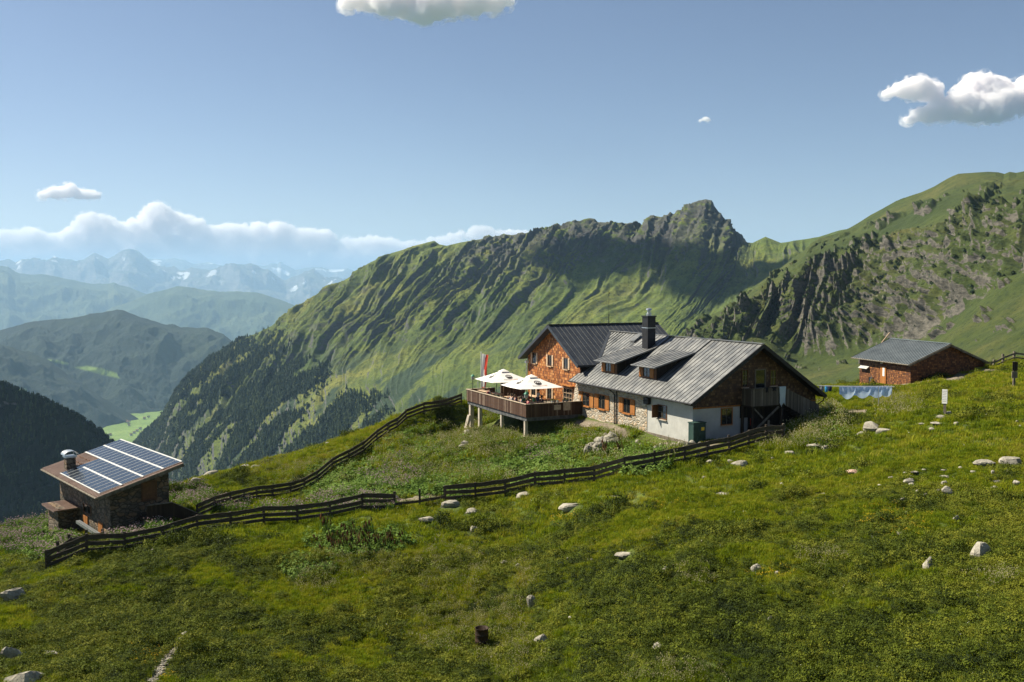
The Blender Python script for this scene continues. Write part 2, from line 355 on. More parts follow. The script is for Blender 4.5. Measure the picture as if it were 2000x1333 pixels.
def alpine_mat(name, g1, g2, g3, rock1, rock2, scale, steep=(.60, .74), rockbump=1.0, scree=0.0, attr=None, attr_col=None, bsc=1.0, dark=(.018, .032, .012), attr2=None, attr2_col=None):
    m = NT(name); p = m.pos(); geo = m.n('ShaderNodeNewGeometry'); sx = m.n('ShaderNodeSeparateXYZ'); m.l(geo.outputs['Normal'], sx.inputs[0])
    big = m.noise(p, scale, 5, .55); mid = m.noise(p, scale * 6, 6, .6); fine = m.noise(p, scale * 40, 5, .65)
    c = m.ramp(big, [(.35, g1), (.5, g2), (.66, g3)]); c = m.mix(m.ramp(mid, [(.42, 0.0), (.62, .75)]), c, g1)
    c = m.mix(m.ramp(fine, [(.52, 0.0), (.66, .8)]), c, dark)
    rk = m.ramp(m.noise(m.scale(p, (1, 1, 3.5)), scale * 14, 8, .7), [(.32, rock1), (.66, rock2)])
    sl_ = m.math('ADD', sx.outputs[2], m.math('MULTIPLY', m.math('SUBTRACT', m.noise(p, scale * 22, 7, .7), .5), .55))
    isrock = m.ramp(sl_, [(steep[0], 1.0), (steep[1], 0.0)])
    if scree: isrock = m.math('MAXIMUM', isrock, m.ramp(m.noise(m.scale(p, (1, 1, 2)), scale * 55, 4, .6), [(scree, 0.0), (scree + .03, 1.0)]))
    if attr:
        at_ = m.n('ShaderNodeAttribute', attribute_name=attr); c = m.mix(at_.outputs['Fac'], c, attr_col)
    c = m.mix(isrock, c, rk)
    if attr2:
        at_ = m.n('ShaderNodeAttribute', attribute_name=attr2); c = m.mix(at_.outputs['Fac'], c, attr2_col)
    m.bump(m.math('ADD', m.noise(p, scale * 26 * bsc, 9, .72), m.math('MULTIPLY', m.noise(p, scale * 130 * bsc, 6, .7), .25)), rockbump, .12 / scale * .02 * 10)
    return m.fin(c, .95)

# --- middle ridge (across the side valley)
SIL_M = [(225,905),(240,880),(265,860),(290,835),(310,815),(325,795),(340,775),(355,752),(370,737),(395,712),(420,692),(445,678),(470,665),(500,652),(530,637),(555,618),(580,603),(600,590),(620,583),(645,565),(670,550),(685,540),(700,527),(720,515),(740,505),(765,495),(790,487),(812,480),(835,474),(848,471),(858,478),(872,481),(900,474),(940,468),(960,465),(985,459),(1000,460),(1020,457),(1035,455),(1050,452),(1062,449),(1085,443),(1100,441),(1112,440),(1122,436),(1132,434),(1140,429),(1152,427),(1162,428),(1168,435),(1180,435),(1200,436),(1215,437),(1230,438),(1240,437),(1255,440),(1263,437),(1270,429),(1277,422),(1290,425),(1300,424),(1318,418),(1325,412),(1335,409),(1345,405),(1355,398),(1365,392),(1378,390),(1390,392),(1395,402),(1402,412),(1415,428),(1428,445),(1440,455),(1455,474),(1470,475),(1480,470),(1495,463),(1508,468),(1525,475),(1540,473),(1555,470),(1570,468),(1600,463),(1640,450),(1700,440)]
ST_M = [
 [(225,905,3150),(235,940,3000),(250,980,2900),(270,1060,2700)],
 [(265,860,3100),(272,905,2920),(285,950,2780),(300,1040,2550)],
 [(310,815,3060),(308,865,2830),(318,915,2650),(330,1020,2400)],
 [(370,735,3020),(350,800,2740),(345,870,2520),(360,1000,2250)],
 [(470,665,2980),(420,760,2660),(390,850,2420),(400,990,2120)],
 [(580,605,2930),(510,720,2580),(450,820,2340),(470,960,2030)],
 [(700,528,2860),(620,650,2500),(540,780,2250),(560,950,1930)],
 [(790,487,2820),(700,620,2430),(620,760,2170),(640,930,1850)],
 [(900,475,2760),(800,610,2370),(710,745,2110),(720,900,1790)],
 [(1000,460,2700),(890,595,2300),(790,735,2040),(800,880,1710)],
 [(1090,443,2660),(990,580,2260),(880,715,1990),(880,860,1660)],
 [(1165,432,2620),(1085,560,2230),(970,695,1960),(970,840,1630)],
 [(1265,440,2570),(1190,560,2190),(1070,685,1920),(1060,820,1590)],
 [(1320,418,2540),(1270,560,2140),(1160,675,1870),(1140,800,1540)],
 [(1380,390,2500),(1345,545,2090),(1250,660,1810),(1220,785,1480)],
 [(1455,475,2420),(1420,570,2060),(1340,660,1760),(1300,770,1430)],
 [(1495,464,2330),(1470,570,1980),(1410,660,1690),(1380,760,1380)],
 [(1570,468,2250),(1545,575,1900),(1485,660,1600),(1450,750,1320)],
 [(1700,440,2180),(1650,560,1830),(1590,650,1530),(1560,740,1260)]]
def build_middle_ridge():
    nu, nv = 1500, 520
    G, u, v, nb = loft(ST_M, nu, nv, SIL_M, (300, 330))
    nv = len(v); U, V = np.meshgrid(u, v); px, py = project(G)
    n = normals(G); n *= np.sign(n[..., 2:3].mean())
    Vc = np.clip(V, 0, 1)
    wob = fbm(U * 9, Vc * 3, oct=3, seed=5) * .5
    # ribs and gullies running down the face
    k = U * 25 + wob * 1.2 + .45 * fbm(U * 22, Vc * 4, oct=4, seed=6) + .3 * Vc
    rib = 1 - 2 * np.abs(perlin(k, Vc * .9, seed=11)) * 1.5; rib2 = 1 - 2 * np.abs(perlin(k * 2.6 + 7, Vc * 2.2, seed=12)) * 1.5
    rib3 = 1 - 2 * np.abs(perlin(k * 6.1 + 2, Vc * 5.0, seed=13)) * 1.5
    craggy = smooth(.10, .30, U) * (1 - smooth(.60, .74, U)) + .35 * smooth(.6, .7, U)     # the bowl on the right is smooth
    env = smooth(0, .10, Vc) * (1 - smooth(.34, .68, Vc))
    rocky_top = smooth(.53, .60, U) * (1 - smooth(.86, .89, U))                              # bare crest below the summit
    A = env * (27 * craggy) + 5 + 6 * rocky_top * (1 - smooth(.15, .4, Vc))
    fade = smooth(0, .02, Vc) * .9 + .1
    d = A * (.42 * rib + .42 * rib2 * (.4 + .6 * (rib > 0)) + .34 * rib3 + .16 * fbm(U * 60, Vc * 16, oct=5, seed=14)) * fade
    d += (fbm(G[..., 0] / 160, G[..., 1] / 160, G[..., 2] / 160, 6, 21) * 11 + fbm(G[..., 0] / 30, G[..., 1] / 30, G[..., 2] / 30, 5, 25, ridged=True) * (1.0 + 2.2 * env * craggy + 9 * rocky_top * (1 - smooth(.1, .45, Vc)))) * fade
    d += (1.3 * fbm(G[..., 0] / 8, G[..., 1] / 8, G[..., 2] / 8, 4, 27) + 2.2 * (env * craggy + .25) * fbm(U * 150 + Vc * 4, Vc * 22, oct=4, seed=28, ridged=True)) * fade
    # long shallow terraces and paths low on the slope
    d += .3 * np.sin(G[..., 2] / 9 + 2.5 * fbm(U * 14, V * 6, oct=3, seed=44)) * smooth(.35, .6, Vc)
    G = G + n * d[..., None]
    px, py = project(G)
    o = mesh_obj('mountain_ridge', G.reshape(-1, 3), up_faces(G, nv, nu), M['ridge'], smooth_=True)
    tag(o, 'long green ridge with gullies and a rocky summit across the valley', 'mountain', kind='structure')
    bush = smooth(.0, .16, fbm(U * 26 + Vc * 7, Vc * 5, oct=6, seed=61)) * smooth(.42, .7, Vc) * (1 - smooth(.62, .8, U))
    set_attr(o, 'bush', np.clip(bush * 1.25, 0, .95))
    rn = fbm(G[..., 0] / 45, G[..., 1] / 45, G[..., 2] / 30, 6, 88); rk = .8 * rocky_top * (1 - smooth(.10, .30, Vc)) * smooth(-.22, .0, rn + .12 * (rib < .1)) + env * craggy * smooth(.05, .20, rn - .12 * rib2 + .0) * .6
    set_attr(o, 'rocky', np.clip(rk, 0, 1))
    # forest mask in the lower left of the ridge
    line = np.interp(px, [225, 300, 400, 480, 560, 620, 680, 740, 820, 900, 1000], [690, 740, 680, 662, 680, 720, 765, 790, 830, 870, 900])
    f = smooth(-30, 45, py - line + 55 * fbm(U * 26, Vc * 10, oct=5, seed=71)) * smooth(.0, .05, Vc)
    f2 = smooth(.0, .12, fbm(U * 16 + Vc * 9, Vc * 4, oct=4, seed=72) + .08)      # glades
    f = f * (1 - .95 * (1 - f2) * smooth(.0, .3, Vc)) * (1 - smooth(880, 960, px))
    return G, f, n, px, py

M['ridge'] = alpine_mat('alpine grass and rock', (.055, .088, .014), (.115, .150, .020), (.180, .185, .034), (.045, .048, .048), (.13, .13, .12), .004, (.47, .62), .9, 0, 'bush', (.022, .045, .022), 1.0, attr2='rocky', attr2_col=(.060, .060, .058))
M['slope'] = alpine_mat('alpine slope with cliffs', (.034, .054, .011), (.058, .080, .014), (.095, .098, .024), (.028, .028, .026), (.19, .175, .145), .009, (.34, .46), 1.0, .735, None, None, 1.0)
M['far_forest'] = alpine_mat('far forest', (.008, .020, .018), (.014, .028, .020), (.026, .042, .022), (.08, .08, .07), (.15, .14, .13), .0016, (.2, .3), 1.0, 0, 'meadow', (.17, .26, .045), 3.0)
M['far_hill'] = alpine_mat('distant hills', (.045, .07, .03), (.07, .10, .04), (.11, .13, .05), (.12, .12, .10), (.2, .19, .17), .0007, (.3, .45), 1.0, 0, None, None, 3.0)
M['far_peak'] = alpine_mat('distant rocky peaks', (.07, .08, .05), (.11, .11, .09), (.16, .155, .14), (.12, .12, .12), (.24, .23, .22), .0004, (.65, .85), 1.0, 0, None, None, 3.0, dark=(.08, .08, .07), attr2='snow', attr2_col=(.85, .87, .9))
M['valley'] = alpine_mat('valley meadow', (.10, .17, .03), (.15, .23, .04), (.19, .27, .06), (.3, .28, .22), (.4, .37, .3), .003, (.0, .01), .3, 0)

# --- right-hand slope with cliff bands
SIL_R = [(1270,700),(1300,675),(1330,650),(1355,632),(1380,620),(1410,606),(1440,590),(1462,570),(1480,556),(1505,538),(1530,520),(1550,504),(1570,490),(1585,475),(1600,466),(1630,458),(1660,445),(1680,433),(1700,420),(1725,407),(1750,393),(1775,384),(1800,376),(1825,365),(1850,350),(1860,345),(1872,340),(1885,339),(1900,338),(1930,336),(1950,337),(1962,340),(1972,336),(1985,338),(2000,335),(2060,328),(2120,325)]
ST_R = [
 [(1270,700,930),(1270,740,840),(1275,790,780),(1285,850,720),(1300,930,600)],
 [(1380,620,960),(1370,655,850),(1365,700,790),(1375,770,720),(1400,930,560)],
 [(1480,555,1010),(1450,610,870),(1430,675,800),(1440,750,710),(1470,930,530)],
 [(1570,490,1080),(1535,560,910),(1500,665,815),(1500,735,700),(1540,930,500)],
 [(1660,445,1130),(1625,520,930),(1580,690,800),(1580,735,690),(1620,930,480)],
 [(1750,393,1130),(1710,500,910),(1660,680,770),(1670,725,650),(1700,920,450)],
 [(1850,350,1090),(1810,470,850),(1780,650,710),(1790,715,590),(1820,900,410)],
 [(1930,336,1040),(1900,450,780),(1880,595,640),(1890,700,510),(1920,880,360)],
 [(2000,335,1000),(1990,430,740),(1985,540,600),(1990,690,460),(2020,870,320)],
 [(2130,325,960),(2130,410,700),(2120,490,560),(2120,680,410),(2150,860,290)],
 [(2300,320,930),(2300,400,660),(2290,470,530),(2290,670,370),(2320,850,260)]]
def build_right_slope():
    nu, nv = 1300, 720
    G, u, v, nb = loft(ST_R, nu, nv, SIL_R, (260, 240))
    nv = len(v); U, V = np.meshgrid(u, v); Vc = np.clip(V, 0, 1)
    n = normals(G); n *= np.sign(n[..., 2:3].mean()); n0 = n.copy()
    fade = smooth(0, .16, Vc) * .93 + .07
    X, Y, Z = G[..., 0], G[..., 1], G[..., 2]
    cl = smooth(.20, .27, Vc + .06 * fbm(U * 8, Vc * 3, oct=4, seed=31)) * (1 - smooth(.47, .53, Vc + .05 * fbm(U * 10, Vc * 2, oct=4, seed=32)))
    left = 1 - .45 * smooth(.75, 1, U)
    # buttresses and gullies cut the cliff band
    k = U * 13 + 1.4 * Vc + .7 * fbm(U * 7, Vc * 4, oct=3, seed=33); but = 1 - 2.6 * np.abs(perlin(k, Vc * 1.3, seed=34)); but2 = 1 - 2.6 * np.abs(perlin(k * 2.9, Vc * 3, seed=35))
    left = left * (.45 + .55 * smooth(.22, .42, U)); d = cl * left * (14 * but + 6 * but2)
    rough = fbm(X / 26, Y / 26, Z / 20, 6, 36, .55, ridged=True); d += cl * left * 5.5 * rough
    # ledges
    d += cl * 4.2 * (np.abs(((Z + 10 * fbm(X / 60, Y / 60, Z / 60, 3, 41)) / 9) % 1 - .5) * 2 - .5)
    # scattered outcrops above the cliffs
    oc = smooth(.14, .30, fbm(U * 15, V * 11 + 5, oct=4, seed=37)) * smooth(.02, .06, Vc) * (1 - smooth(.30, .36, Vc)); d += oc * (6 + 6 * rough)
    oc2 = smooth(.24, .34, fbm(U * 34, V * 26 + 5, oct=4, seed=38)) * (1 - smooth(.62, .75, Vc)); d += oc2 * 3.5 * (1 + .6 * rough)
    d += 13 * fbm(X / 110, Y / 110, Z / 110, 4, 39) + 1.8 * fbm(X / 14, Y / 14, Z / 14, 5, 40) * (1 + 2 * cl)
    G = G + n * (d * fade)[..., None]
    o = mesh_obj('hillside', G.reshape(-1, 3), up_faces(G, nv, nu), M['slope'], smooth_=True)
    tag(o, 'steep green hillside with grey cliff bands rising on the right', 'hill', kind='structure')
    return G, cl, n0

def simple_range(name, sil, D, drop, mat, label, nu=700, nv=160, amp=60, sc=500, seed=1, depth=.22, foot=None, ridged=True, attrs=None, lean=0.0, rib=0.0, cat='mountain'):
    sil = np.array(sil, float); x0, x1 = sil[0, 0], sil[-1, 0]
    px = np.linspace(x0, x1, nu); py = np.interp(px, sil[:, 0], sil[:, 1]); Dd = D(px) if callable(D) else np.full(nu, float(D))
    crest = np.array([at(a_, b_, c_) for a_, b_, c_ in zip(px, py, Dd)]); rows = []; vv = []
    for t in np.linspace(-.35, 1, nv):
        q = crest.copy(); s = abs(t); prof = 1 - (1 - s) ** 1.25
        q[:, 1] -= depth * Dd * t; q[:, 0] *= q[:, 1] / crest[:, 1]; q[:, 0] += lean * drop * max(t, 0); q[:, 2] -= drop * prof; rows.append(q); vv.append(t)
    G = np.array(rows); V = np.array(vv)[:, None] * np.ones(nu)[None]; X, Y = G[..., 0], G[..., 1]; s = np.abs(V)
    h = fbm(X / sc, Y / sc, oct=7, seed=seed, ridged=ridged, gain=.55) * amp
    if rib: h += rib * (1 - 2 * np.abs(perlin(X / sc * 1.8 + V, V * 1.2, seed=seed + 3))) * smooth(0, .3, s)
    G[..., 2] += h * smooth(0, .16, s) + amp * .10 * fbm(X / sc * 6, Y / sc * 6, oct=4, seed=seed + 9)
    if foot is not None: G[..., 2] = np.maximum(G[..., 2], foot)
    o = mesh_obj(name, G.reshape(-1, 3), up_faces(G, nv, nu), mat, smooth_=True)
    tag(o, label, cat, kind='structure'); return o, G, V

def build_distance():
    snow_sil = [(-150,520),(0,514),(60,512),(130,510),(200,512),(270,511),(293,505),(324,507),(340,504),(363,509),(375,515),(392,514),(410,513),(433,519),(450,519),(468,515),(490,517),(519,519),(530,514),(542,515),(548,511),(577,528),(593,524),(612,521),(628,522),(645,527),(663,527),(680,524),(691,530),(760,540),(850,545)]
    o, G, V = simple_range('snow_mountains', snow_sil, 42000, 2600, M['far_peak'], 'palest snowy mountain chain on the far horizon', amp=420, sc=1700, seed=3, depth=.12)
    sn = smooth(.10, .24, fbm(G[..., 0] / 950, G[..., 1] / 800, G[..., 2] / 500, 4, 8)) * (1 - smooth(.12, .3, np.abs(V))); set_attr(o, 'snow', sn)
    peak = [(-200,520),(-60,512),(0,510),(17,506),(30,512),(43,506),(70,506),(88,510),(105,504),(120,508),(133,509),(150,511),(164,506),(175,499),(185,495),(195,499),(211,505),(220,500),(234,492),(242,488),(250,485),(258,486),(269,489),(283,501),(297,511),(315,519),(333,523),(351,528),(362,527),(375,524),(400,526),(429,530),(445,526),(460,522),(475,518),(488,515),(500,518),(512,524),(523,528),(540,540),(558,548),(568,543),(577,540),(590,535),(605,532),(615,533),(625,540),(644,548),(660,547),(675,546),(720,548),(800,556),(900,570)]
    o, G, V = simple_range('far_mountains', peak, 30000, 2500, M['far_peak'], 'hazy blue mountains with one tall snow flecked peak', amp=600, sc=2300, seed=14, depth=.17, rib=220)
    sn = smooth(.25, .32, fbm(G[..., 0] / 600, G[..., 1] / 600, G[..., 2] / 350, 4, 18)) * (1 - smooth(.14, .34, np.abs(V))); set_attr(o, 'snow', sn)
    h1 = [(-200,530),(-40,520),(0,519),(15,521),(30,531),(39,534),(60,536),(82,535),(110,540),(135,545),(156,551),(180,554),(211,554),(222,551),(234,557),(255,562),(275,570),(300,580),(360,600),(450,640)]
    simple_range('hills', h1, 19000, 2000, M['far_hill'], 'pale rounded hills behind the wooded ridges', amp=280, sc=1400, seed=24, depth=.28, ridged=True, rib=60, cat='hills')
    h2 = [(150,640),(220,600),(260,588),(285,576),(300,571),(318,567),(332,563),(345,560),(355,559),(372,561),(390,565),(405,567),(425,569),(450,569),(468,569),(485,570),(503,571),(520,576),(546,585),(565,592),(581,598),(600,606),(640,622),(700,650),(800,690)]
    simple_range('hills', h2, 16000, 1800, M['far_hill'], 'pale green hill below the far peaks, right of the rounded hills', amp=220, sc=1100, seed=34, depth=.30, ridged=True, rib=50, cat='hills')
    # wooded ridges
    n1 = [(-250,690),(-100,660),(0,646),(18,640),(39,634),(60,629),(80,626),(100,623),(117,624),(140,621),(158,618),(175,613),(195,610),(218,606),(228,604),(238,606),(255,612),(273,618),(295,626),(320,633),(335,637),(351,639),(370,640),(390,640),(405,641),(420,647),(437,653),(454,667),(480,690),(520,720),(600,780)]
    o, G, V = simple_range('wooded_ridge', n1, 7000, 760, M['far_forest'], 'broad blue wooded ridge in the middle of the valley', amp=130, sc=650, seed=44, depth=.20, foot=-900, rib=80, nu=900, nv=260)
    px, py = project(G)
    band = smooth(0, 6, np.interp(px, [90, 110, 134, 140, 170, 200, 232, 238], [706, 712, 716, 720, 727, 735, 742, 742]) - py) * smooth(0, 5, py - np.interp(px, [90, 110, 134, 140, 170, 200, 228, 236], [700, 701, 707, 716, 713, 718, 727, 742]))
    set_attr(o, 'meadow', band * (V > .05) * (px > 92) * (px < 234) * (np.abs(px - 137) > 3))
    n2 = [(-300,600),(-150,640),(-60,655),(0,672),(25,679),(50,688),(75,696),(97,704),(120,722),(150,745),(180,765),(210,783),(240,800),(262,812),(275,822),(290,838)]
    o, G, V = simple_range('wooded_ridge', n2, lambda p: 5600 + 0 * p, 420, M['far_forest'], 'wooded shoulder descending from the left edge to the valley floor', amp=70, sc=500, seed=54, depth=.14, foot=-850, rib=50, nu=700, nv=220)
    px, py = project(G); md = smooth(0, 3, 6 - np.abs(py - 764)) * smooth(22, 30, px) * (1 - smooth(48, 56, px)) * (fbm(px / 9, py / 6, oct=2, seed=3) > -.1); set_attr(o, 'meadow', md)
    # valley floor
    V4 = [(-4000, 3000, -800), (3000, 3000, -800), (3500, 9000, -810), (-5000, 9000, -810)]
    o = mesh_obj('valley_floor', V4, [(0, 1, 2, 3)], M['valley']); tag(o, 'bright green meadows on the valley floor', 'valley', kind='structure')

# --- dark wooded slope at the lower left
SIL_F = [(-300,600),(-120,690),(-40,735),(0,754),(20,761),(34,769),(60,777),(85,787),(102,796),(119,805),(136,812),(153,826),(163,837),(172,855),(180,875),(186,900),(192,935),(200,985)]
def build_dark_slope():
    st = []
    for px, py in [(-300,600),(-120,690),(0,754),(60,777),(102,796),(136,812),(163,837),(180,875),(192,935),(205,1000)]:
        D0 = 1250 - .3 * px
        st.append([(px, py, D0), (px - 30, py + .38 * (1100 - py), D0 - 60), (px - 60, py + .72 * (1100 - py), D0 - 130), (px - 90, 1110, D0 - 230)])
    nu, nv = 400, 200; G, u, v, nb = loft(st, nu, nv, SIL_F, (260, 200)); nv = len(v); U, V = np.meshgrid(u, v)
    n = normals(G); n *= np.sign(n[..., 2:3].mean())
    d = 9 * fbm(G[..., 0] / 60, G[..., 1] / 60, G[..., 2] / 60, 6, 81, ridged=True) * (.15 + .85 * smooth(0, .08, np.clip(V, 0, 1)))
    G = G + n * d[..., None]
    o = mesh_obj('wooded_slope', G.reshape(-1, 3), up_faces(G, nv, nu), M['dark_ground'], smooth_=True)
    tag(o, 'dark shaded mountainside below the conifers at the left edge', 'mountain', kind='structure'); return G
M['dark_ground'] = alpine_mat('dark undergrowth', (.012, .022, .010), (.020, .032, .012), (.03, .045, .016), (.05, .05, .045), (.13, .125, .11), .02, (.10, .22), .8)
#PART2

# ------------------------------------------------------------------ scattering of uncountable growth (one object each)
def scatter(name, P, rot, scl, idx, variants, label, cat=None, kind='stuff'):
    me = bpy.data.meshes.new(name); P = np.asarray(P, np.float32); me.vertices.add(len(P)); me.vertices.foreach_set('co', P.ravel())
    a_ = me.attributes.new('rot', 'FLOAT_VECTOR', 'POINT'); a_.data.foreach_set('vector', np.asarray(rot, np.float32).ravel())
    a_ = me.attributes.new('scl', 'FLOAT_VECTOR', 'POINT'); a_.data.foreach_set('vector', np.asarray(scl, np.float32).ravel())
    a_ = me.attributes.new('vi', 'INT', 'POINT'); a_.data.foreach_set('value', np.asarray(idx, np.int32))
    o = bpy.data.objects.new(name, me); COL.objects.link(o)
    c = bpy.data.collections.new(name + '_kinds')
    for i, v_ in enumerate(variants): v_.name = '%s_kind_%02d' % (name, i); c.objects.link(v_)
    ng = bpy.data.node_groups.new(name, 'GeometryNodeTree')
    ng.interface.new_socket('Geometry', in_out='INPUT', socket_type='NodeSocketGeometry'); ng.interface.new_socket('Geometry', in_out='OUTPUT', socket_type='NodeSocketGeometry')
    N = ng.nodes; L = ng.links; gi = N.new('NodeGroupInput'); go = N.new('NodeGroupOutput')
    ci = N.new('GeometryNodeCollectionInfo'); ci.inputs['Collection'].default_value = c; ci.inputs['Separate Children'].default_value = True; ci.inputs['Reset Children'].default_value = True
    ip = N.new('GeometryNodeInstanceOnPoints'); ip.inputs['Pick Instance'].default_value = True
    def na(nm, ty):
        q = N.new('GeometryNodeInputNamedAttribute'); q.data_type = ty; q.inputs['Name'].default_value = nm; return q.outputs[0]
    L.new(gi.outputs[0], ip.inputs['Points']); L.new(ci.outputs[0], ip.inputs['Instance'])
    L.new(na('vi', 'INT'), ip.inputs['Instance Index']); L.new(na('rot', 'FLOAT_VECTOR'), ip.inputs['Rotation']); L.new(na('scl', 'FLOAT_VECTOR'), ip.inputs['Scale'])
    L.new(ip.outputs[0], go.inputs[0])
    md = o.modifiers.new('scatter', 'NODES'); md.node_group = ng
    return tag(o, label, cat or name.replace('_', ' '), kind=kind)
def leaf_mat(name, stops, sc=.25, trans=.25, rough=.75):
    m = NT(name); oi = m.n('ShaderNodeObjectInfo'); p = m.pos(); n = m.noise(p, sc, 4, .6); n2 = m.noise(p, sc * .22, 3, .5)
    f = m.math('ADD', m.math('ADD', m.math('MULTIPLY', m.math('SUBTRACT', oi.outputs['Random'], .5), .30), m.math('MULTIPLY', n, .55)), m.math('MULTIPLY', n2, .45))
    c = m.ramp(f, stops); m.b.inputs['Specular IOR Level'].default_value = .12; m.fin(c, rough)
    tr = m.n('ShaderNodeBsdfTranslucent'); m.l(c, tr.inputs[0]); mx = m.n('ShaderNodeMixShader'); mx.inputs[0].default_value = trans
    m.l(m.b.outputs[0], mx.inputs[1]); m.l(tr.outputs[0], mx.inputs[2]); m.l(mx.outputs[0], m.t.nodes['Material Output'].inputs[0]); return m.m
M['conifer'] = leaf_mat('conifer needles', [(.3, (.010, .022, .012)), (.5, (.022, .042, .018)), (.7, (.055, .080, .026))], .02, .0)
M['grass'] = leaf_mat('meadow grass', [(.28, (.070, .100, .006)), (.39, (.128, .185, .007)), (.50, (.215, .262, .010)), (.62, (.30, .305, .018)), (.72, (.33, .30, .05)), (.8, (.27, .22, .06))], .16, .35)
M['shrub'] = leaf_mat('dwarf shrub leaves', [(.28, (.014, .024, .005)), (.40, (.044, .064, .007)), (.52, (.098, .128, .010)), (.66, (.175, .185, .018))], .22, .2)
M['dock'] = leaf_mat('broad dock leaves', [(.3, (.07, .13, .02)), (.5, (.12, .20, .03)), (.7, (.19, .27, .06))], .4, .3)
M['pale_seed'] = leaf_mat('pale seed heads', [(.3, (.30, .29, .15)), (.6, (.48, .44, .25))], .5, .3)
M['pink'] = leaf_mat('pink flower heads', [(.3, (.28, .19, .20)), (.7, (.44, .33, .34))], .5, .3)
M['yellow_fl'] = leaf_mat('yellow flower heads', [(.3, (.55, .36, .02)), (.7, (.75, .5, .04))], .5, .2)
M['white_fl'] = leaf_mat('white flower heads', [(.3, (.5, .5, .42)), (.7, (.7, .7, .6))], .5, .2)
M['brown_spike'] = leaf_mat('brown red seed spikes', [(.3, (.06, .030, .014)), (.7, (.15, .07, .03))], .5, .1)
def blades(n, r, h, w_, lean=.35, mat='grass', seed=0, extra=None):
    g = random.Random(seed); V = []; F = []; mi = []
    for _ in range(n):
        a_ = g.uniform(0, 6.28); q = r * math.sqrt(g.random()); x, y = q * math.cos(a_), q * math.sin(a_); t = g.uniform(0, 6.28); hh = h * g.uniform(.55, 1.15); ln = lean * hh * g.uniform(.2, 1.3)
        dx, dy = math.cos(t) * ln, math.sin(t) * ln; px, py = -math.sin(t) * w_ / 2, math.cos(t) * w_ / 2; k = len(V)
        V += [(x - px, y - py, -.02), (x + px, y + py, -.02), (x + dx * .45 + px * .8, y + dy * .45 + py * .8, hh * .6), (x + dx * .45 - px * .8, y + dy * .45 - py * .8, hh * .6), (x + dx, y + dy, hh)]
        F += [(k, k + 1, k + 2, k + 3), (k + 3, k + 2, k + 4)]; mi += [0, 0]
        if extra and g.random() < extra[0]:
            s_ = extra[1] * g.uniform(.6, 1.3); k = len(V); c = (x + dx, y + dy, hh)
            for zz, rr in ((-s_ * .6, .3), (0, 1), (s_ * .8, .25)):
                for j in range(4): V.append((c[0] + s_ * rr * math.cos(j * 1.57 + t), c[1] + s_ * rr * math.sin(j * 1.57 + t), c[2] + zz * extra[3]))
            for b_ in range(2):
                for j in range(4): F.append((k + b_ * 4 + j, k + b_ * 4 + (j + 1) % 4, k + b_ * 4 + 4 + (j + 1) % 4, k + b_ * 4 + 4 + j)); mi.append(1)
            F.append((k + 8, k + 9, k + 10, k + 11)); mi.append(1)
    return mesh_obj('kind', V, F, mats=[M[mat]] + ([M[extra[2]]] if extra else []), mi=mi, link=False)
def leafy(n, r, h, s_, mat='shrub', seed=0, up=.5):
    g = random.Random(seed); V = []; F = []
    for _ in range(n):
        a_ = g.uniform(0, 6.28); q = g.random() ** .45; el = g.uniform(0, 1.5); x = r * q * math.cos(a_) * math.cos(el * .6); y = r * q * math.sin(a_) * math.cos(el * .6); z = h * (q * math.sin(el) * .8 + .2) * g.uniform(.7, 1.1)
        nrm = Vector((x / r + g.gauss(0, .6), y / r + g.gauss(0, .6), up + g.random())).normalized(); t = nrm.orthogonal().normalized(); t.rotate(Matrix.Rotation(g.uniform(0, 6.28), 3, nrm)); b_ = nrm.cross(t)
        ss = s_ * g.uniform(.6, 1.3); k = len(V); c = Vector((x, y, z))
        V += [c - t * ss, c - b_ * ss * .55, c + t * ss, c + b_ * ss * .55]; F.append((k, k + 1, k + 2, k + 3))
    return mesh_obj('kind', V, F, M[mat], link=False)
def conifer(seed, tiers=5, rad=.20):
    g = random.Random(seed); V = []; F = []
    b = MB(); b.tube([(0, 0, -.05), (0, 0, .3)], .015, 5)
    for t in range(tiers):
        z0 = .06 + .80 * t / tiers; z1 = z0 + .36 * (1 - .35 * t / tiers); r_ = rad * (1 - t / tiers) ** .85 + .02; n = 9; k = len(b.v)
        V = [(r_ * g.uniform(.55, 1.25) * math.cos(6.283 * j / n), r_ * g.uniform(.55, 1.25) * math.sin(6.283 * j / n), z0 + g.uniform(-.035, .035)) for j in range(n)] + [(g.uniform(-.01, .01), g.uniform(-.01, .01), min(z1, 1.0))]
        b.add(V, [(j, (j + 1) % n, n) for j in range(n)])
    return b.build('kind', M['conifer'], link=False)
def broadleaf(seed):
    g = random.Random(seed); b = MB(); b.tube([(0, 0, -.05), (0, 0, .4)], .03, 5); V = []; F = []
    for _ in range(60):
        a_ = g.uniform(0, 6.28); e = g.uniform(-.3, 1.5); q = g.uniform(.7, 1); c = Vector((.3 * q * math.cos(a_) * math.cos(e), .3 * q * math.sin(a_) * math.cos(e), .5 + .42 * q * math.sin(e)))
        nrm = (c - Vector((0, 0, .45)) + Vector((g.gauss(0, .15), g.gauss(0, .15), .1))).normalized(); t = nrm.orthogonal().normalized(); u_ = nrm.cross(t); s_ = g.uniform(.07, .15); k = len(V)
        V += [c - t * s_, c - u_ * s_, c + t * s_, c + u_ * s_]; F.append((k, k + 1, k + 2, k + 3))
    b.add(V, F); return b.build('kind', M['conifer'], link=False)
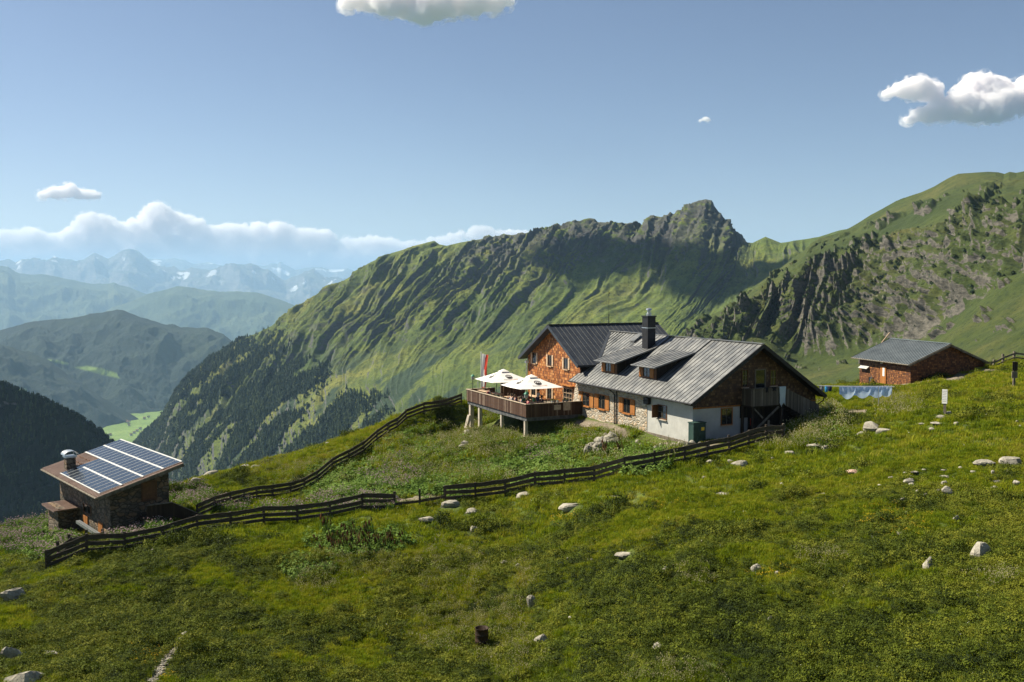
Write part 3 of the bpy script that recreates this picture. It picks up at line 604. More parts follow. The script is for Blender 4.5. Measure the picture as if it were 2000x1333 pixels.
def sample_grid(G, wgt, n):
    """n random points on a grid surface, chance proportional to wgt * cell area"""
    c = np.linalg.norm(np.cross(G[1:, :-1] - G[:-1, :-1], G[:-1, 1:] - G[:-1, :-1]), axis=2); p = (c * wgt[:-1, :-1]).ravel(); p = p / p.sum()
    k = rng.choice(len(p), n, p=p); j, i = np.divmod(k, G.shape[1] - 1); a_ = rng.random((n, 1)); b_ = rng.random((n, 1))
    return (G[j, i] * (1 - a_) + G[j + 1, i] * a_) * (1 - b_) + (G[j, i + 1] * (1 - a_) + G[j + 1, i + 1] * a_) * b_
def rots(n, tilt=.08): return np.c_[rng.normal(0, tilt, n), rng.normal(0, tilt, n), rng.uniform(0, 6.28, n)]

# ------------------------------------------------------------------ the near ground
A_ = np.array([-0.42974888, 0.90294845, 0.]); B_ = np.array([0.90294845, 0.42974888, 0.]); UP = np.array([0, 0, 1.])
E0 = at(1352, 789, 77.5)                                  # near end of the long front eave of the hut
def hutw(a_, b_, z_): return E0 + A_ * a_ + B_ * b_ + UP * z_
A3 = np.array([-.65415193, .75636317, 0]); B3 = np.array([.75636317, .65415193, 0]); SSC = 1.14; S0 = at(190, 972, 62 * SSC)
def solw(a_, b_, z_): return S0 + (A3 * a_ + B3 * b_ + UP * z_) * SSC
def adj(p):
    px, py, D = p; return (px, py, D * (1 + .15 * (1 - float(smooth(950, 1350, px))) * (1 - float(smooth(72, 106, D)))))
_r = ray(538, 549); A4 = np.array([_r[0], _r[1], 0]); A4 /= np.linalg.norm(A4); B4 = np.array([A4[1], -A4[0], 0]); Q0 = at(1775, 712.5, 98)
def barw(a_, b_, z_): return Q0 + A4 * a_ + B4 * b_ + UP * z_
F1P = [(92,1110,53),(180,1090,54),(270,1068,55),(400,1042,57),(520,1024,59),(640,1012,60),(770,999,61),(830,992,61.5),(870,986,62),(1010,966,63.5),(1130,944,65.5),(1240,926,67.5),(1340,907,70),(1440,884,73),(1528,857,77)]
F2P = [(385,1015,66.5),(430,1000,69),(460,990,71),(485,984,73),(515,977,75.5),(532,975,76.5),(556,972,78),(580,966,80),(610,945,84),(640,925,88),(673,909,92),(703,890,96),(730,869,99.5),(763,845,104),(793,822,108),(823,810,109),(859,798,110),(880,792,110.5),(901,788,111)]
CP = [at(*adj(p)) for p in F1P + F2P]
CP += [hutw(*p) for p in [(0,.0,-3.5),(1,.8,-3.5),(10,.2,-3.5),(20,0,-3.7),(1,5.7,-3.55),(1,10,-2.9),(1,14.2,-2.2),(1,18,-1.9),(12,15.5,-2.0),(24,15,-2.6),(35,8,-4.0),(33,1,-3.9),(25,1,-3.7),
   (20.3,-5.4,-5.6),(26,-5.4,-5.9),(32,-5.4,-6.7),(35.5,-5.4,-7.2),(37.3,-5.6,-7.6),(20,-9,-5.8),(28,-9,-6.6),(36,-9,-7.6),(28,-2,-4.7),(34,-2,-5.6),(38,0,-5.6)]]
CP += [at(*p) for p in [(850,803,124),(950,803,128),(760,852,118),(900,812,118),(1000,800,132),(850,806,116),(870,809,119),(900,808,121),(830,819,117),(880,815,125)]]
CP += [solw(*p) for p in [(0,1,-2.95),(0,5,-2.6),(-3,0,-2.4),(6,1,-3.9),(12,1,-5.1),(13,-2,-5.1),(12,6,-4.3),(6,7,-3.1),(0,8,-2.9)]]
CP += [barw(*p) for p in [(9,.5,-3.25),(0.3,.5,-2.2),(.6,9.3,-.85),(5,-2,-2.9),(10,5,-3.0),(6,10.5,-1.4)]]
CP += [at(*adj(p)) for p in [(0,1333,36),(500,1333,37),(1000,1333,38),(1500,1333,37),(1750,1333,35),(2000,1333,33),(940,1262,42),(0,1210,44),(250,1200,45),(500,1180,46),(1000,1150,48),(1300,1150,46.5),(1700,1150,43.5),(2000,1150,40),
   (1000,1050,55),(700,1080,52),(1300,1030,56),(1500,1010,56),(1700,1000,54),(2000,1000,50),(1200,980,61),(1600,905,67),(1700,900,64),(2000,890,60),(1560,860,76),(1700,842,73),(1650,800,84),(1715,797,83),(1845,811,72),(2000,790,75),(1980,760,84),(1620,785,92),(1640,757,118),
   (1800,757,92),(1940,722,102),(1965,714,103),(2000,707,104),(0,1000,82),(90,988,84),(60,1060,64),(0,1100,57),(330,938,90),(400,925,95),(500,909,103),(600,881,110),(700,852,116),(450,960,82),(560,930,92),
   (1000,900,76),(900,920,76),(1100,900,75),(800,940,72),(1200,890,77),(960,870,84),(1080,850,88),(-300,1250,45),(-300,1010,85),(2300,1333,30),(2300,1000,48),(2300,760,75),(2300,690,104),(-300,1110,57)]]
CP += [np.array(p, float) for p in [(0,0,-1.8),(0,10,-6.5),(0,22,-12.5),(-18,0,-2.2),(18,0,-1.2),(-18,22,-12.6),(18,22,-11.6),(-40,10,-7),(40,10,-5)]]
CP = np.array(CP); _K = len(CP)
def _phi(r2): return np.where(r2 > 1e-9, .5 * r2 * np.log(np.maximum(r2, 1e-9)), 0)
_c = CP[:, :2] / 30.0; _A = np.zeros((_K + 3, _K + 3)); _A[:_K, :_K] = _phi(((_c[:, None] - _c[None]) ** 2).sum(-1)) + np.eye(_K) * .0015
_A[:_K, _K] = 1; _A[:_K, _K + 1:] = _c; _A[_K, :_K] = 1; _A[_K + 1:, :_K] = _c.T
_w = np.linalg.solve(_A, np.r_[CP[:, 2], 0, 0, 0])
_DCX = [-600,0,90,200,330,400,500,600,700,790,900,1000,1100,1250,1400,1600,1700,1940,2000,2600]
_DCY = [82,84,86,88,91,96,104,111,117,110.5,112,121,126,130,130,130,124,109,107,104]
FOOT = []                                                  # footprints to keep smooth / free of plants: (fn_inverse, ranges)
def local(P, o, a_, b_): d = P[..., :2] - o[:2]; return d @ a_[:2], d @ b_[:2]
def H0(x, y):
    x = np.asarray(x, float); y = np.asarray(y, float); q = np.stack([x, y], -1).reshape(-1, 2) / 30.0; out = np.empty(len(q))
    for s in range(0, len(q), 60000):
        e = q[s:s + 60000]; out[s:s + 60000] = _phi(((e[:, None] - _c[None]) ** 2).sum(-1)) @ _w[:_K] + _w[_K] + e @ _w[_K + 1:]
    z = out.reshape(x.shape); px = 1000 + FPX * x / np.maximum(y, 4)
    t = np.maximum(0, y - np.interp(px, _DCX, _DCY)); return z - .62 * t * t / (t + 9)
def built_mask(x, y):
    P = np.stack([x, y], -1); m = np.ones_like(x)
    a_, b_ = local(P, E0, A_, B_); i = lambda a0, a1, b0, b1, s_: smooth(0, s_, np.minimum(np.minimum(a_ - a0, a1 - a_), np.minimum(b_ - b0, b1 - b_)) + s_)
    m = np.minimum(m, 1 - i(.9, 34, .7, 15, .8))
    return m
def H(x, y):
    x = np.asarray(x, float); y = np.asarray(y, float)
    bm = built_mask(x, y); z = H0(x, y)
    hum = .62 * fbm(x / 4.5, y / 3.4, oct=4, seed=101) + .22 * np.maximum(0, fbm(x / 2.2, y / 1.8, oct=3, seed=106)) + .34 * fbm(x / 1.2, y / .95, oct=4, seed=102) + .42 * fbm(x / 13, y / 10, oct=3, seed=103)
    # old terracettes and small drops
    s_ = (z * 1.0 + x * .05 + 1.6 * fbm(x / 12, y / 12, oct=3, seed=104)); hum = hum + .16 * np.sin(s_ * 6.0) * smooth(-.1, .3, fbm(x / 15, y / 15, oct=2, seed=105))
    return z + hum * bm
def hit(px, py, d0=28, d1=150):
    r = ray(px, py); r = r / r[1]; D = np.linspace(d0, d1, 2400); P = D[:, None] * r[None]; h = H(P[:, 0], P[:, 1]); k = np.nonzero(P[:, 2] < h)[0]
    i = k[0] if len(k) else len(D) - 1
    return Vector((P[i, 0], P[i, 1], h[i]))
def blob_mask(px, py, blobs):
    m = np.zeros_like(px)
    for cx, cy, rx, ry in blobs: m = np.maximum(m, 1 - ((px - cx) / rx) ** 2 - ((py - cy) / ry) ** 2)
    return np.clip(m, 0, 1)
def seg_mask(x, y, lines):
    m = np.zeros_like(x)
    for pts, r_ in lines:
        P = [hit(*p) for p in pts]
        for a_, b_ in zip(P[:-1], P[1:]):
            d = np.array([b_.x - a_.x, b_.y - a_.y]); L = d @ d; t = np.clip(((x - a_.x) * d[0] + (y - a_.y) * d[1]) / L, 0, 1)
            q = np.hypot(x - a_.x - t * d[0], y - a_.y - t * d[1]); m = np.maximum(m, 1 - smooth(.6, 1.2, q / r_))
    return m
SOIL = [([(1720, 757), (1745, 752), (1775, 749), (1800, 747)], 1.7), ([(1855, 741), (1885, 735), (1930, 728)], 1.5), ([(785, 979), (815, 976), (860, 973)], .9),
        ([(296, 1330), (318, 1300), (338, 1275), (352, 1258), (361, 1243)], .30), ([(1665, 806), (1685, 803)], .7), ([(1130, 829), (1180, 836), (1215, 850)], .9), ([(1285, 872), (1350, 872), (1400, 872)], 1.0)]
def ground_mat():
    m = NT('meadow ground'); p = m.pos(); n = m.noise(p, .16, 5, .6); f = m.noise(p, 3.0, 6, .7); b_ = m.noise(p, .04, 3)
    c = m.ramp(m.math('ADD', m.math('MULTIPLY', n, .6), m.math('MULTIPLY', b_, .4)), [(.3, (.045, .07, .008)), (.48, (.075, .11, .010)), (.65, (.12, .14, .022))])
    c = m.mix(m.ramp(f, [(.46, 0.0), (.62, .85)]), c, (.028, .036, .010)); c = m.mix(m.ramp(m.noise(p, 9, 5), [(.58, 0.0), (.7, .5)]), c, (.16, .15, .06))
    soil = m.n('ShaderNodeAttribute', attribute_name='soil'); sc_ = m.ramp(m.noise(p, 5, 6, .7), [(.3, (.10, .08, .055)), (.6, (.24, .20, .155)), (.75, (.36, .32, .26))])
    c = m.mix(m.math('MULTIPLY', soil.outputs['Fac'], m.ramp(m.noise(p, 1.2, 5), [(.3, .5), (.5, 1.0)])), c, sc_)
    m.bump(m.math('ADD', f, m.math('MULTIPLY', m.noise(p, 14, 5, .7), .5)), .8, .12); return m.fin(c, .95)
M['ground'] = ground_mat()
def build_ground():
    ny, nx = 760, 1000; yy = 3 * (300 / 3) ** np.linspace(0, 1, ny); yy = np.concatenate([np.linspace(-6, 2.5, 12), yy]); ny = len(yy)
    tx = np.linspace(-.78, .78, nx); Y = yy[:, None] * np.ones(nx)[None]; X = tx[None] * (np.maximum(Y, 0) + 26); Z = H(X, Y)
    G = np.stack([X, Y, Z], -1); o = mesh_obj('ground', G.reshape(-1, 3), up_faces(G, ny, nx), M['ground'], smooth_=True); tag(o, 'grassy alpine pasture around the huts', 'ground', kind='structure')
    set_attr(o, 'soil', seg_mask(X, Y, SOIL)); return G

def build_vegetation():
    # candidate points: uniform over the wedge the view covers
    def pts(n, d0, d1):
        y = np.sqrt(rng.uniform(d0 ** 2, d1 ** 2, n)); x = rng.uniform(-1, 1, n) * (.57 * y + 9); return x, y
    sets = [pts(int(105000 * DENS), 31, 62), pts(int(80000 * DENS), 62, 118)]
    x = np.concatenate([s_[0] for s_ in sets]); y = np.concatenate([s_[1] for s_ in sets]); far = np.r_[np.zeros(len(sets[0][0])), np.ones(len(sets[1][0]))]
    z = H(x, y); P = np.stack([x, y, z], -1); px, py = project(P)
    ah, bh = local(P, E0, A_, B_); inside = ((ah > .5) & (ah < 7.9) & (bh > -1.6) & (bh < 1)) | ((ah > .6) & (ah < 21.2) & (bh > .4) & (bh < 14.8)) | ((ah > 19.5) & (ah < 34) & (bh > .8) & (bh < 14)) | ((ah > 19) & (ah < 34.5) & (bh > -5.7) & (bh < 1)) | ((ah > .3) & (ah < 7.9) & (bh > -.9) & (bh < 1))
    as_, bs = local(P, S0, A3, B3); as_ = as_ / SSC; bs = bs / SSC; inside |= (as_ > .3) & (as_ < 12.6) & (bs > .8) & (bs < 5.6)
    inside |= (as_ > 8) & (as_ < 12.3) & (bs > -.8) & (bs < 1.2)
    ab, bb = local(P, Q0, A4, B4); inside |= (ab > .2) & (ab < 9.5) & (bb > .3) & (bb < 9.8)
    soil = seg_mask(x, y, SOIL) > .4
    t = np.interp(px, _DCX, _DCY); ok = ~inside & ~soil & (y < t + 3)
    for r_ in ROCKPOS: ok &= (x - r_[0]) ** 2 + ((y - r_[1] + r_[2] * .2) / 1.15) ** 2 > (r_[2] * .82) ** 2
    x, y, z, px, py, far, ah, bh = (q[ok] for q in (x, y, z, px, py, far, ah, bh)); P = np.stack([x, y, z], -1); n = len(x)
    nz = fbm(x / 5, y / 4, oct=4, seed=201); nz2 = fbm(x / 1.8, y / 1.5, oct=3, seed=202); u = rng.random(n)
    shrub = smooth(-.45, .5, nz * 2.3 + nz2 * .9 + np.interp(py, [780, 900, 980, 1060, 1150, 1220, 1333], [-.75, -.55, -.28, -.04, .08, .22, .34]) + .22 * smooth(1100, 1900, px) + .1 * blob_mask(px, py, [(1950, 1080, 160, 130), (250, 1230, 260, 110), (330, 1085, 90, 40), (1330, 1180, 300, 110)]) * 6 - .35 * blob_mask(px, py, [(1420, 960, 330, 70), (700, 1040, 300, 60), (1850, 870, 260, 50), (1730, 1105, 140, 30), (600, 1150, 140, 90)]) * 2)
    bank = (blob_mask(px, py, [(1010, 880, 150, 75), (860, 900, 140, 70), (1220, 880, 120, 45), (1600, 840, 60, 50)]) > .1)
    pink = blob_mask(px, py, [(50, 1020, 70, 30), (20, 1060, 60, 30), (110, 1075, 60, 24), (250, 1050, 60, 16), (290, 1030, 50, 14), (365, 965, 45, 24), (430, 992, 60, 16), (770, 928, 70, 36), (690, 985, 90, 22), (560, 1000, 60, 12), (1050, 895, 30, 20)])
    dockm = blob_mask(px, py, [(680, 950, 100, 50), (850, 960, 90, 26), (1060, 905, 90, 45), (1240, 905, 90, 30), (300, 1030, 40, 12), (80, 1050, 80, 50), (600, 1110, 60, 26), (1010, 920, 90, 26)])
    palem = blob_mask(px, py, [(880, 1120, 80, 60), (900, 1230, 120, 60), (690, 1105, 110, 30), (620, 1140, 60, 30), (1600, 835, 70, 40), (1540, 870, 70, 24), (990, 1250, 60, 90), (1320, 1320, 120, 30), (600, 925, 110, 30), (1750, 800, 50, 24), (1930, 1130, 60, 24), (1000, 1290, 80, 30), (1600, 1095, 60, 20), (960, 860, 110, 50), (1220, 860, 50, 20), (1350, 1130, 50, 24), (1020, 1130, 30, 50)])
    yel = blob_mask(px, py, [(1740, 1020, 90, 40), (1110, 1016, 40, 14), (1500, 1120, 60, 16), (1840, 778, 12, 4), (290, 1280, 40, 30), (330, 1320, 40, 14), (1300, 985, 40, 10), (1180, 995, 40, 10), (1690, 760, 20, 8)])
    spike = blob_mask(px, py, [(700, 1060, 110, 34), (1190, 885, 40, 12)])
    k = np.full(n, 0)
    k[u < shrub] = 1; k[(u > .92) & bank] = 3; k[(u > .45) & (u < .72) & bank] = 2; k[(rng.random(n) < dockm * .75)] = 2; k[(rng.random(n) < np.sqrt(palem) * .17)] = 3; k[(rng.random(n) < np.sqrt(pink) * .20)] = 4
    k[(rng.random(n) < yel * .24)] = 5; k[(rng.random(n) < spike * .09)] = 6; k[(rng.random(n) < spike * .5) & (k != 6)] = 2; k[(rng.random(n) < .006)] = 7; k[(rng.random(n) < .05 * blob_mask(px, py, [(620, 930, 140, 50), (880, 940, 60, 40)]))] = 7
    big = 1 + .55 * far
    V = {}
    V[0] = [blades(44, .20, .115, .018, .5, seed=i) for i in range(5)] + [blades(34, .20, .22, .016, .6, seed=9 + i) for i in range(1)]
    V[1] = [leafy(190, .24, .16, .021, seed=20 + i, up=.6) for i in range(5)]
    V[2] = [leafy(42, .30, .34, .075, 'dock', seed=30 + i, up=.9) for i in range(4)]
    V[3] = [blades(40, .24, .36, .014, .3, seed=40 + i, extra=(.45, .016, 'pale_seed', 1.6)) for i in range(4)]
    V[4] = [blades(26, .24, .40, .04, .4, 'dock', seed=50 + i, extra=(.55, .035, 'pink', .6)) for i in range(3)]
    V[5] = [blades(16, .16, .16, .02, .5, seed=60 + i, extra=(.3, .025, 'yellow_fl', .6)) for i in range(3)]
    V[6] = [blades(16, .18, .62, .05, .12, 'dock', seed=70 + i, extra=(.3, .04, 'brown_spike', 4.5)) for i in range(3)]
    V[7] = [blades(14, .16, .16, .02, .5, seed=80 + i, extra=(.2, .02, 'white_fl', .6)) for i in range(2)]
    info = {0: ('grass', 'short yellow green meadow grass covering the slope', 'grass'), 1: ('dwarf_shrubs', 'low dark green carpet of dwarf shrubs in the pasture', 'dwarf shrubs'),
            2: ('broad_leaved_herbs', 'bright broad leaved herbs along the fences', 'herbs'), 3: ('seeding_grass', 'taller grass with pale seed heads', 'seeding grass'),
            4: ('pink_wildflowers', 'drifts of pink mountain flowers near the small stone hut and fences', 'wildflowers'), 5: ('yellow_wildflowers', 'small yellow flowers dotted in the pasture', 'wildflowers'),
            6: ('dock_plants', 'patch of brown red dock spikes below the fence', 'dock plants'), 7: ('white_wildflowers', 'tiny white flowers sprinkled in the grass', 'wildflowers')}
    sc0 = {0: 1.0, 1: 1.0, 2: .95, 3: 1.0, 4: .95, 5: 1.0, 6: .95, 7: 1.0}
    for q, vs_ in V.items():
        s_ = k == q; m = int(s_.sum())
        if not m: continue
        sc_ = rng.uniform(.7, 1.35, m) * big[s_] * sc0[q] * (np.where(rng.random(m) < .12, 1.7, 1.0) if q == 1 else 1) * (1 + .35 * bank[s_] * (q in (0, 3, 1)))
        zs = sc_ * rng.uniform(.75, 1.25, m) * (1 + .9 * smooth(.1, .4, nz[s_]) * (q == 1))
        scatter(info[q][0], P[s_], rots(m, .15), np.c_[sc_, sc_, zs], rng.integers(0, len(vs_), m), vs_, info[q][1], info[q][2])
DENS = 1.15
#PART3

# ------------------------------------------------------------------ building helpers (local frame: X = B side, Y = A side, Z up)
class Frame:
    def __init__(s, o, a_, b_, zb, name, label, cat, group=None, sc=1.0):
        s.o, s.a, s.b, s.zb, s.sc = np.array(o), a_, b_, zb, sc
        s.root = empty(name, s.o + UP * zb * sc, math.atan2(b_[1], b_[0]), label, cat, group); s.root.scale = (sc,) * 3
    def part(s, mb, name, mat, parent=None, label=None, smooth_=False):
        o = mb.build(name, mat, parent or s.root, smooth_)
        if parent is None: o.location = (0, 0, -s.zb)
        if label: o['label'] = label
        return o
    def loc(s, P): d = (np.asarray(P) - s.o) / s.sc; return float(d @ s.b), float(d @ s.a), float(d[2])
    def onb(s, px, py, b): return s.loc(on_plane(px, py, s.o + s.b * b * s.sc, s.b))
    def ona(s, px, py, a): return s.loc(on_plane(px, py, s.o + s.a * a * s.sc, s.a))
    def onz(s, px, py, z): return s.loc(on_plane(px, py, s.o + UP * z * s.sc, UP))
    def w(s, b, a, z): return s.o + (s.b * b + s.a * a + UP * z) * s.sc
def window(F, face, val, u0, u1, z0, z1, frame='wood_frame', mull=(1, 1), shutters=None, sh_w=.45, name='window', ft=.07, sill=None, label=None):
    """face 'b': wall plane x=val facing -x, u runs along y;  face 'a': plane y=val facing -y, u runs along x"""
    m = MB()
    def bx(mb, ua, ub, za, zb_, d0, d1, mi=0):
        if face == 'b': mb.box(val - d1, val - d0, ua, ub, za, zb_, mi)
        else: mb.box(ua, ub, val - d1, val - d0, za, zb_, mi)
    bx(m, u0 - ft, u0, z0 - ft, z1 + ft, -.02, .06); bx(m, u1, u1 + ft, z0 - ft, z1 + ft, -.02, .06); bx(m, u0, u1, z1, z1 + ft, -.02, .06); bx(m, u0, u1, z0 - ft, z0, -.02, .09)
    for k in range(mull[0]): c = u0 + (u1 - u0) * (k + 1) / (mull[0] + 1); bx(m, c - .022, c + .022, z0, z1, .012, .04, 1)
    for k in range(mull[1]): c = z0 + (z1 - z0) * (k + 1) / (mull[1] + 1); bx(m, u0, u1, c - .018, c + .018, .012, .036, 1)
    wo = F.part(m, name, [M[frame], M['wood_grey'] if frame != 'wood_pale' else M['wood_pale']], label=label)
    p = MB(); bx(p, u0, u1, z0, z1, -.01, .008); F.part(p, 'pane', M['glass'], wo)
    if sill: p = MB(); bx(p, u0 - .1, u1 + .1, z0 - ft - .07, z0 - ft - .004, -.01, .17); F.part(p, 'sill', M[sill], wo)
    if shutters:
        for sgn in (-1, 1):
            p = MB(); a0, a1 = (u0 - ft - sh_w, u0 - ft - .01) if sgn < 0 else (u1 + ft + .01, u1 + ft + sh_w)
            bx(p, a0, a1, z0 - ft, z1 + ft, .03, .075); bx(p, a0, a1, z0 + .08, z0 + .16, .075, .09); bx(p, a0, a1, z1 - .16, z1 - .08, .075, .09)
            F.part(p, 'shutter', M[shutters], wo)
    return wo
def ribbed(mb, p00, p01, p11, p10, n, w_=.05, h=.05, m=1, t0=0.0):
    """standing seams running p00->p10 ... repeated from side p00-p10 to side p01-p11"""
    p00, p01, p11, p10 = map(Vector, (p00, p01, p11, p10)); nrm = (p01 - p00).cross(p10 - p00).normalized(); nrm = -nrm if nrm.z < 0 else nrm
    for i in range(n + 1):
        t = i / n; a_ = p00.lerp(p01, t); b_ = p10.lerp(p11, t); mb.obox(a_ + nrm * h * .5, b_ + nrm * h * .5, w_, h, nrm, m)

def build_main_hut():
    F = Frame(E0, A_, B_, -3.7, 'mountain_hut', 'large mountain hut with grey metal roof, orange shingled gable, stone and white walls', 'house')
    kf, kr = 4.7 / 7.33, 4.72 / 7.1
    ztop = lambda b: kf * b if b < 7.33 else 4.7 - kr * (b - 7.33)
    # ---- long wing walls
    m = MB(); m.box(.8, 1.2, 1.0, 7.8, -4.0, .34); m.box(1.2, 5.72, 1.0, 1.35, -4.0, -.56); m.box(5.4, 5.72, 1.35, 2.3, -4.0, -.56); F.part(m, 'plaster_wall', M['plaster'])
    m = MB(); m.box(.76, 1.2, 7.8, 20.9, -4.6, .32)
    m.add([(.76, 20.9, -.4), (.76, 21.15, -1.0), (.35, 21.4, -4.6), (.2, 20.2, -4.6), (.758, 19.6, -1.0), (.758, 20.2, -4.6), (.758, 21.4, -4.6)], [(0, 1, 2, 3, 4), (1, 6, 2), (4, 3, 5)])
    F.part(m, 'stone_wall', M['stone_pale'])
    m = MB(); m.box(13.9, 14.2, 1.0, 21, -4, .1); m.box(5.72, 14.2, 2.3, 2.5, -4, -.5); F.part(m, 'rear_wall', M['dark_boards'])
    poly = [(.82, 1.0, -.56), (14.2, 1.0, -.56), (14.2, 1.0, ztop(14.2) - .16), (7.33, 1.0, 4.7 - .18), (.82, 1.0, ztop(.82) - .16)]
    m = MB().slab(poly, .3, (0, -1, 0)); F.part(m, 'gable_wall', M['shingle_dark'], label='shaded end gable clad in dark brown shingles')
    F.part(MB().box(.8, 5.72, .94, .998, -.64, -.52), 'trim_board', M['wood_orange']); F.part(MB().box(11.6, 14.2, .94, .998, -.64, -.52), 'trim_board', M['wood_orange'])
    m = MB(); m.box(13.35, 14.2, .96, 1.2, -3.6, -.64); F.part(m, 'corner_boards', M['grey_boards'])
    m = MB(); m.box(.5, 1.5, .3, 8.0, -4.4, -3.72); F.part(m, 'concrete_plinth', M['concrete'])
    m = MB(); m.box(.70, .797, 1.0, 7.75, -3.72, -3.45); F.part(m, 'base_strip', M['wood_grey'])
    # ---- long roof
    m = MB(); t = .16
    m.slab([(0, 0, 0), (0, 21.0, 0), (2.75, 21.0, kf * 2.75), (7.33, 24.96, 4.7), (7.33, 0, 4.7)], t)
    m.slab([(7.331, 0, 4.7), (7.331, 24.96, 4.7), (14.4, 24.96, 0), (14.4, 0, 0)], t)
    ribbed(m, (0, .05, 0), (0, 20.95, 0), (7.33, 20.95, 4.7), (7.33, .05, 4.7), 36, .03, .03)
    for a_ in (21.55, 22.15, 22.75, 23.35, 23.95, 24.5): m.obox((7.33 - (24.96 - a_) * 1.16 * 0 - .05, a_, 4.72), (2.69 + (a_ - 19.7) * .882 + .1, a_, kf * (2.69 + (a_ - 19.7) * .882) + .09), .045, .05, (0, 0, 1), 1)
    m.obox((7.33, -.03, 4.76), (7.33, 25.0, 4.76), .30, .07, m=0)
    F.part(m, 'roof', [M['roof_grey'], M['black_metal']], label='grey standing seam roof of the long wing')
    m = MB(); m.obox((-.05, -.06, -.12), (7.33, -.06, 4.58), .10, .30); m.obox((7.33, -.06, 4.58), (14.45, -.06, -.14), .10, .30); m.obox((-.05, .5, -.19), (7.3, .5, 4.5), 1.0, .04); m.obox((7.36, .5, 4.5), (14.4, .5, -.2), 1.0, .04)
    F.part(m, 'barge_board', M['black_metal'])
    m = MB(); m.tube([(-.09, -.02, -.06), (-.09, 21.0, -.06)], .075, 8); m.tube([(14.5, -.02, -.07), (14.5, 21, -.07)], .075, 8); F.part(m, 'gutter', M['black_metal'])
    m = MB(); m.tube([(-.05, 13.2, -.1), (.55, 13.2, -.5), (.66, 13.2, -.7), (.66, 13.2, -3.9)], .055, 8); F.part(m, 'downpipe', M['black_metal'])
    m = MB(); m.tube([(.68, 12.85, -.3), (.68, 12.85, -3.9)], .045, 8); F.part(m, 'downpipe', M['black_metal'])
    m = MB(); m.tube([(14.5, .2, -.1), (14.5, .3, -.5), (14.15, .85, -1.0), (14.0, .88, -1.2), (14.0, .88, -3.0)], .05, 8); F.part(m, 'downpipe', M['black_metal'])
    # ---- cross building
    aR, zR = 26.1, 5.45; kR_, kL_ = (zR - 1.62) / (aR - 19.6), (zR - 1.5) / (33.3 - aR)
    m = MB().slab([(1.1, 20.6, -4.2), (1.1, 32.65, -4.6), (1.1, 32.65, zR - kL_ * (32.65 - aR) - .15), (1.1, aR, zR - .16), (1.1, 20.6, zR - kR_ * (aR - 20.6) - .15)], 12.4, (-1, 0, 0))
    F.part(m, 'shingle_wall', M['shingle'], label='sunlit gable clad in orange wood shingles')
    m = MB(); m.box(1.12, 13.5, 20.52, 20.597, -.5, zR - kR_ * (aR - 20.52) - .17); F.part(m, 'side_wall', M['dark_boards'])
    m = MB(); t = .18
    m.slab([(.3, aR, zR), (.3, 19.6, 1.62), (14.3, 19.6, 1.62), (14.3, aR, zR)], t); m.slab([(.3, aR + .001, zR), (14.3, aR + .001, zR), (14.3, 33.3, 1.5), (.3, 33.3, 1.5)], t)
    ribbed(m, (.35, 19.6, 1.62), (14.25, 19.6, 1.62), (14.25, aR, zR), (.35, aR, zR), 24, .03, .035)
    m.obox((.28, aR, zR + .05), (14.3, aR, zR + .05), .32, .08, m=2)
    F.part(m, 'roof', [M['roof_dark'], M['seam_grey'], M['black_metal']], label='dark charcoal roof of the shingled cross wing')
    m = MB(); m.obox((.24, 19.55, 1.50), (.24, aR, zR - .12), .09, .34); m.obox((.24, aR, zR - .12), (.24, 33.35, 1.38), .09, .34); m.obox((.68, 19.6, 1.42), (.68, aR, zR - .22), .8, .03); m.obox((.68, aR, zR - .22), (.68, 33.3, 1.3), .8, .03)
    F.part(m, 'barge_board', M['roof_dark'])
    # valley flashing between the roofs
    m = MB(); m.obox((2.60, 19.62, 1.80), (7.33, 24.96, 4.80), .32, .03); F.part(m, 'valley_flashing', M['roof_dark'])
    m = MB(); m.tube([(1.0, 32.75, 1.3), (.95, 32.75, -3.4)], .055, 8); F.part(m, 'downpipe', M['galv'])
    m = MB(); m.box(.7, 1.05, 32.3, 32.6, .9, 1.15); F.part(m, 'floodlight', M['white_paint'])
    # ---- facade windows
    for px, py in ((1044, 699), (1074.5, 704), (1106, 710)):
        b_, a_, z_ = F.onb(px, py, 1.1); window(F, 'b', 1.1, a_ - .42, a_ + .42, z_ - .58, z_ + .52, 'wood_frame', (1, 0), 'wood_pale', .30, sill='wood_pale')
    for px, py in ((1043, 768), (1074, 768)):
        b_, a_, z_ = F.onb(px, py, 1.1); window(F, 'b', 1.1, a_ - .45, a_ + .45, z_ - .62, z_ + .5, 'wood_frame', (1, 0), 'wood_pale', .28, sill='wood_pale')
    b_, a_, z_ = F.onb(1111, 771, 1.1); window(F, 'b', 1.1, a_ - .75, a_ + 1.1, z_ - .85, z_ + .6, 'wood_pale', (2, 2), label='lattice window with pale glazing bars in the corner')
    m = MB(); m.obox((.9, a_ + 1.4, z_ + 1.0), (.9, a_ - 1.2, z_ + .95), .6, .06); F.part(m, 'canopy', M['wood_orange'])
    # ---- stone and plaster wall windows
    for x0, x1, y0, y1, sh in ((1138, 1152.5, 766, 791, 1), (1169, 1183, 771, 797, 1), (1217.5, 1232.5, 778, 805, 1)):
        bb, a1, zt = F.onb(x0, y0, .76); _, a0, _ = F.onb(x1, y0, .76); _, _, zb_ = F.onb(x0, y1, .76)
        window(F, 'b', .76, a0 + .07, a1 - .07, zb_, zt, 'wood_orange', (1, 0), 'wood_orange', .72, sill='wood_orange')
    bb, a1, zt = F.onb(1286, 791, .8); _, a0, _ = F.onb(1302, 792, .8); _, _, zb_ = F.onb(1286, 816, .8)
    wo = window(F, 'b', .8, a0, a1, zb_, zt, 'wood_frame', (1, 1), sill='concrete')
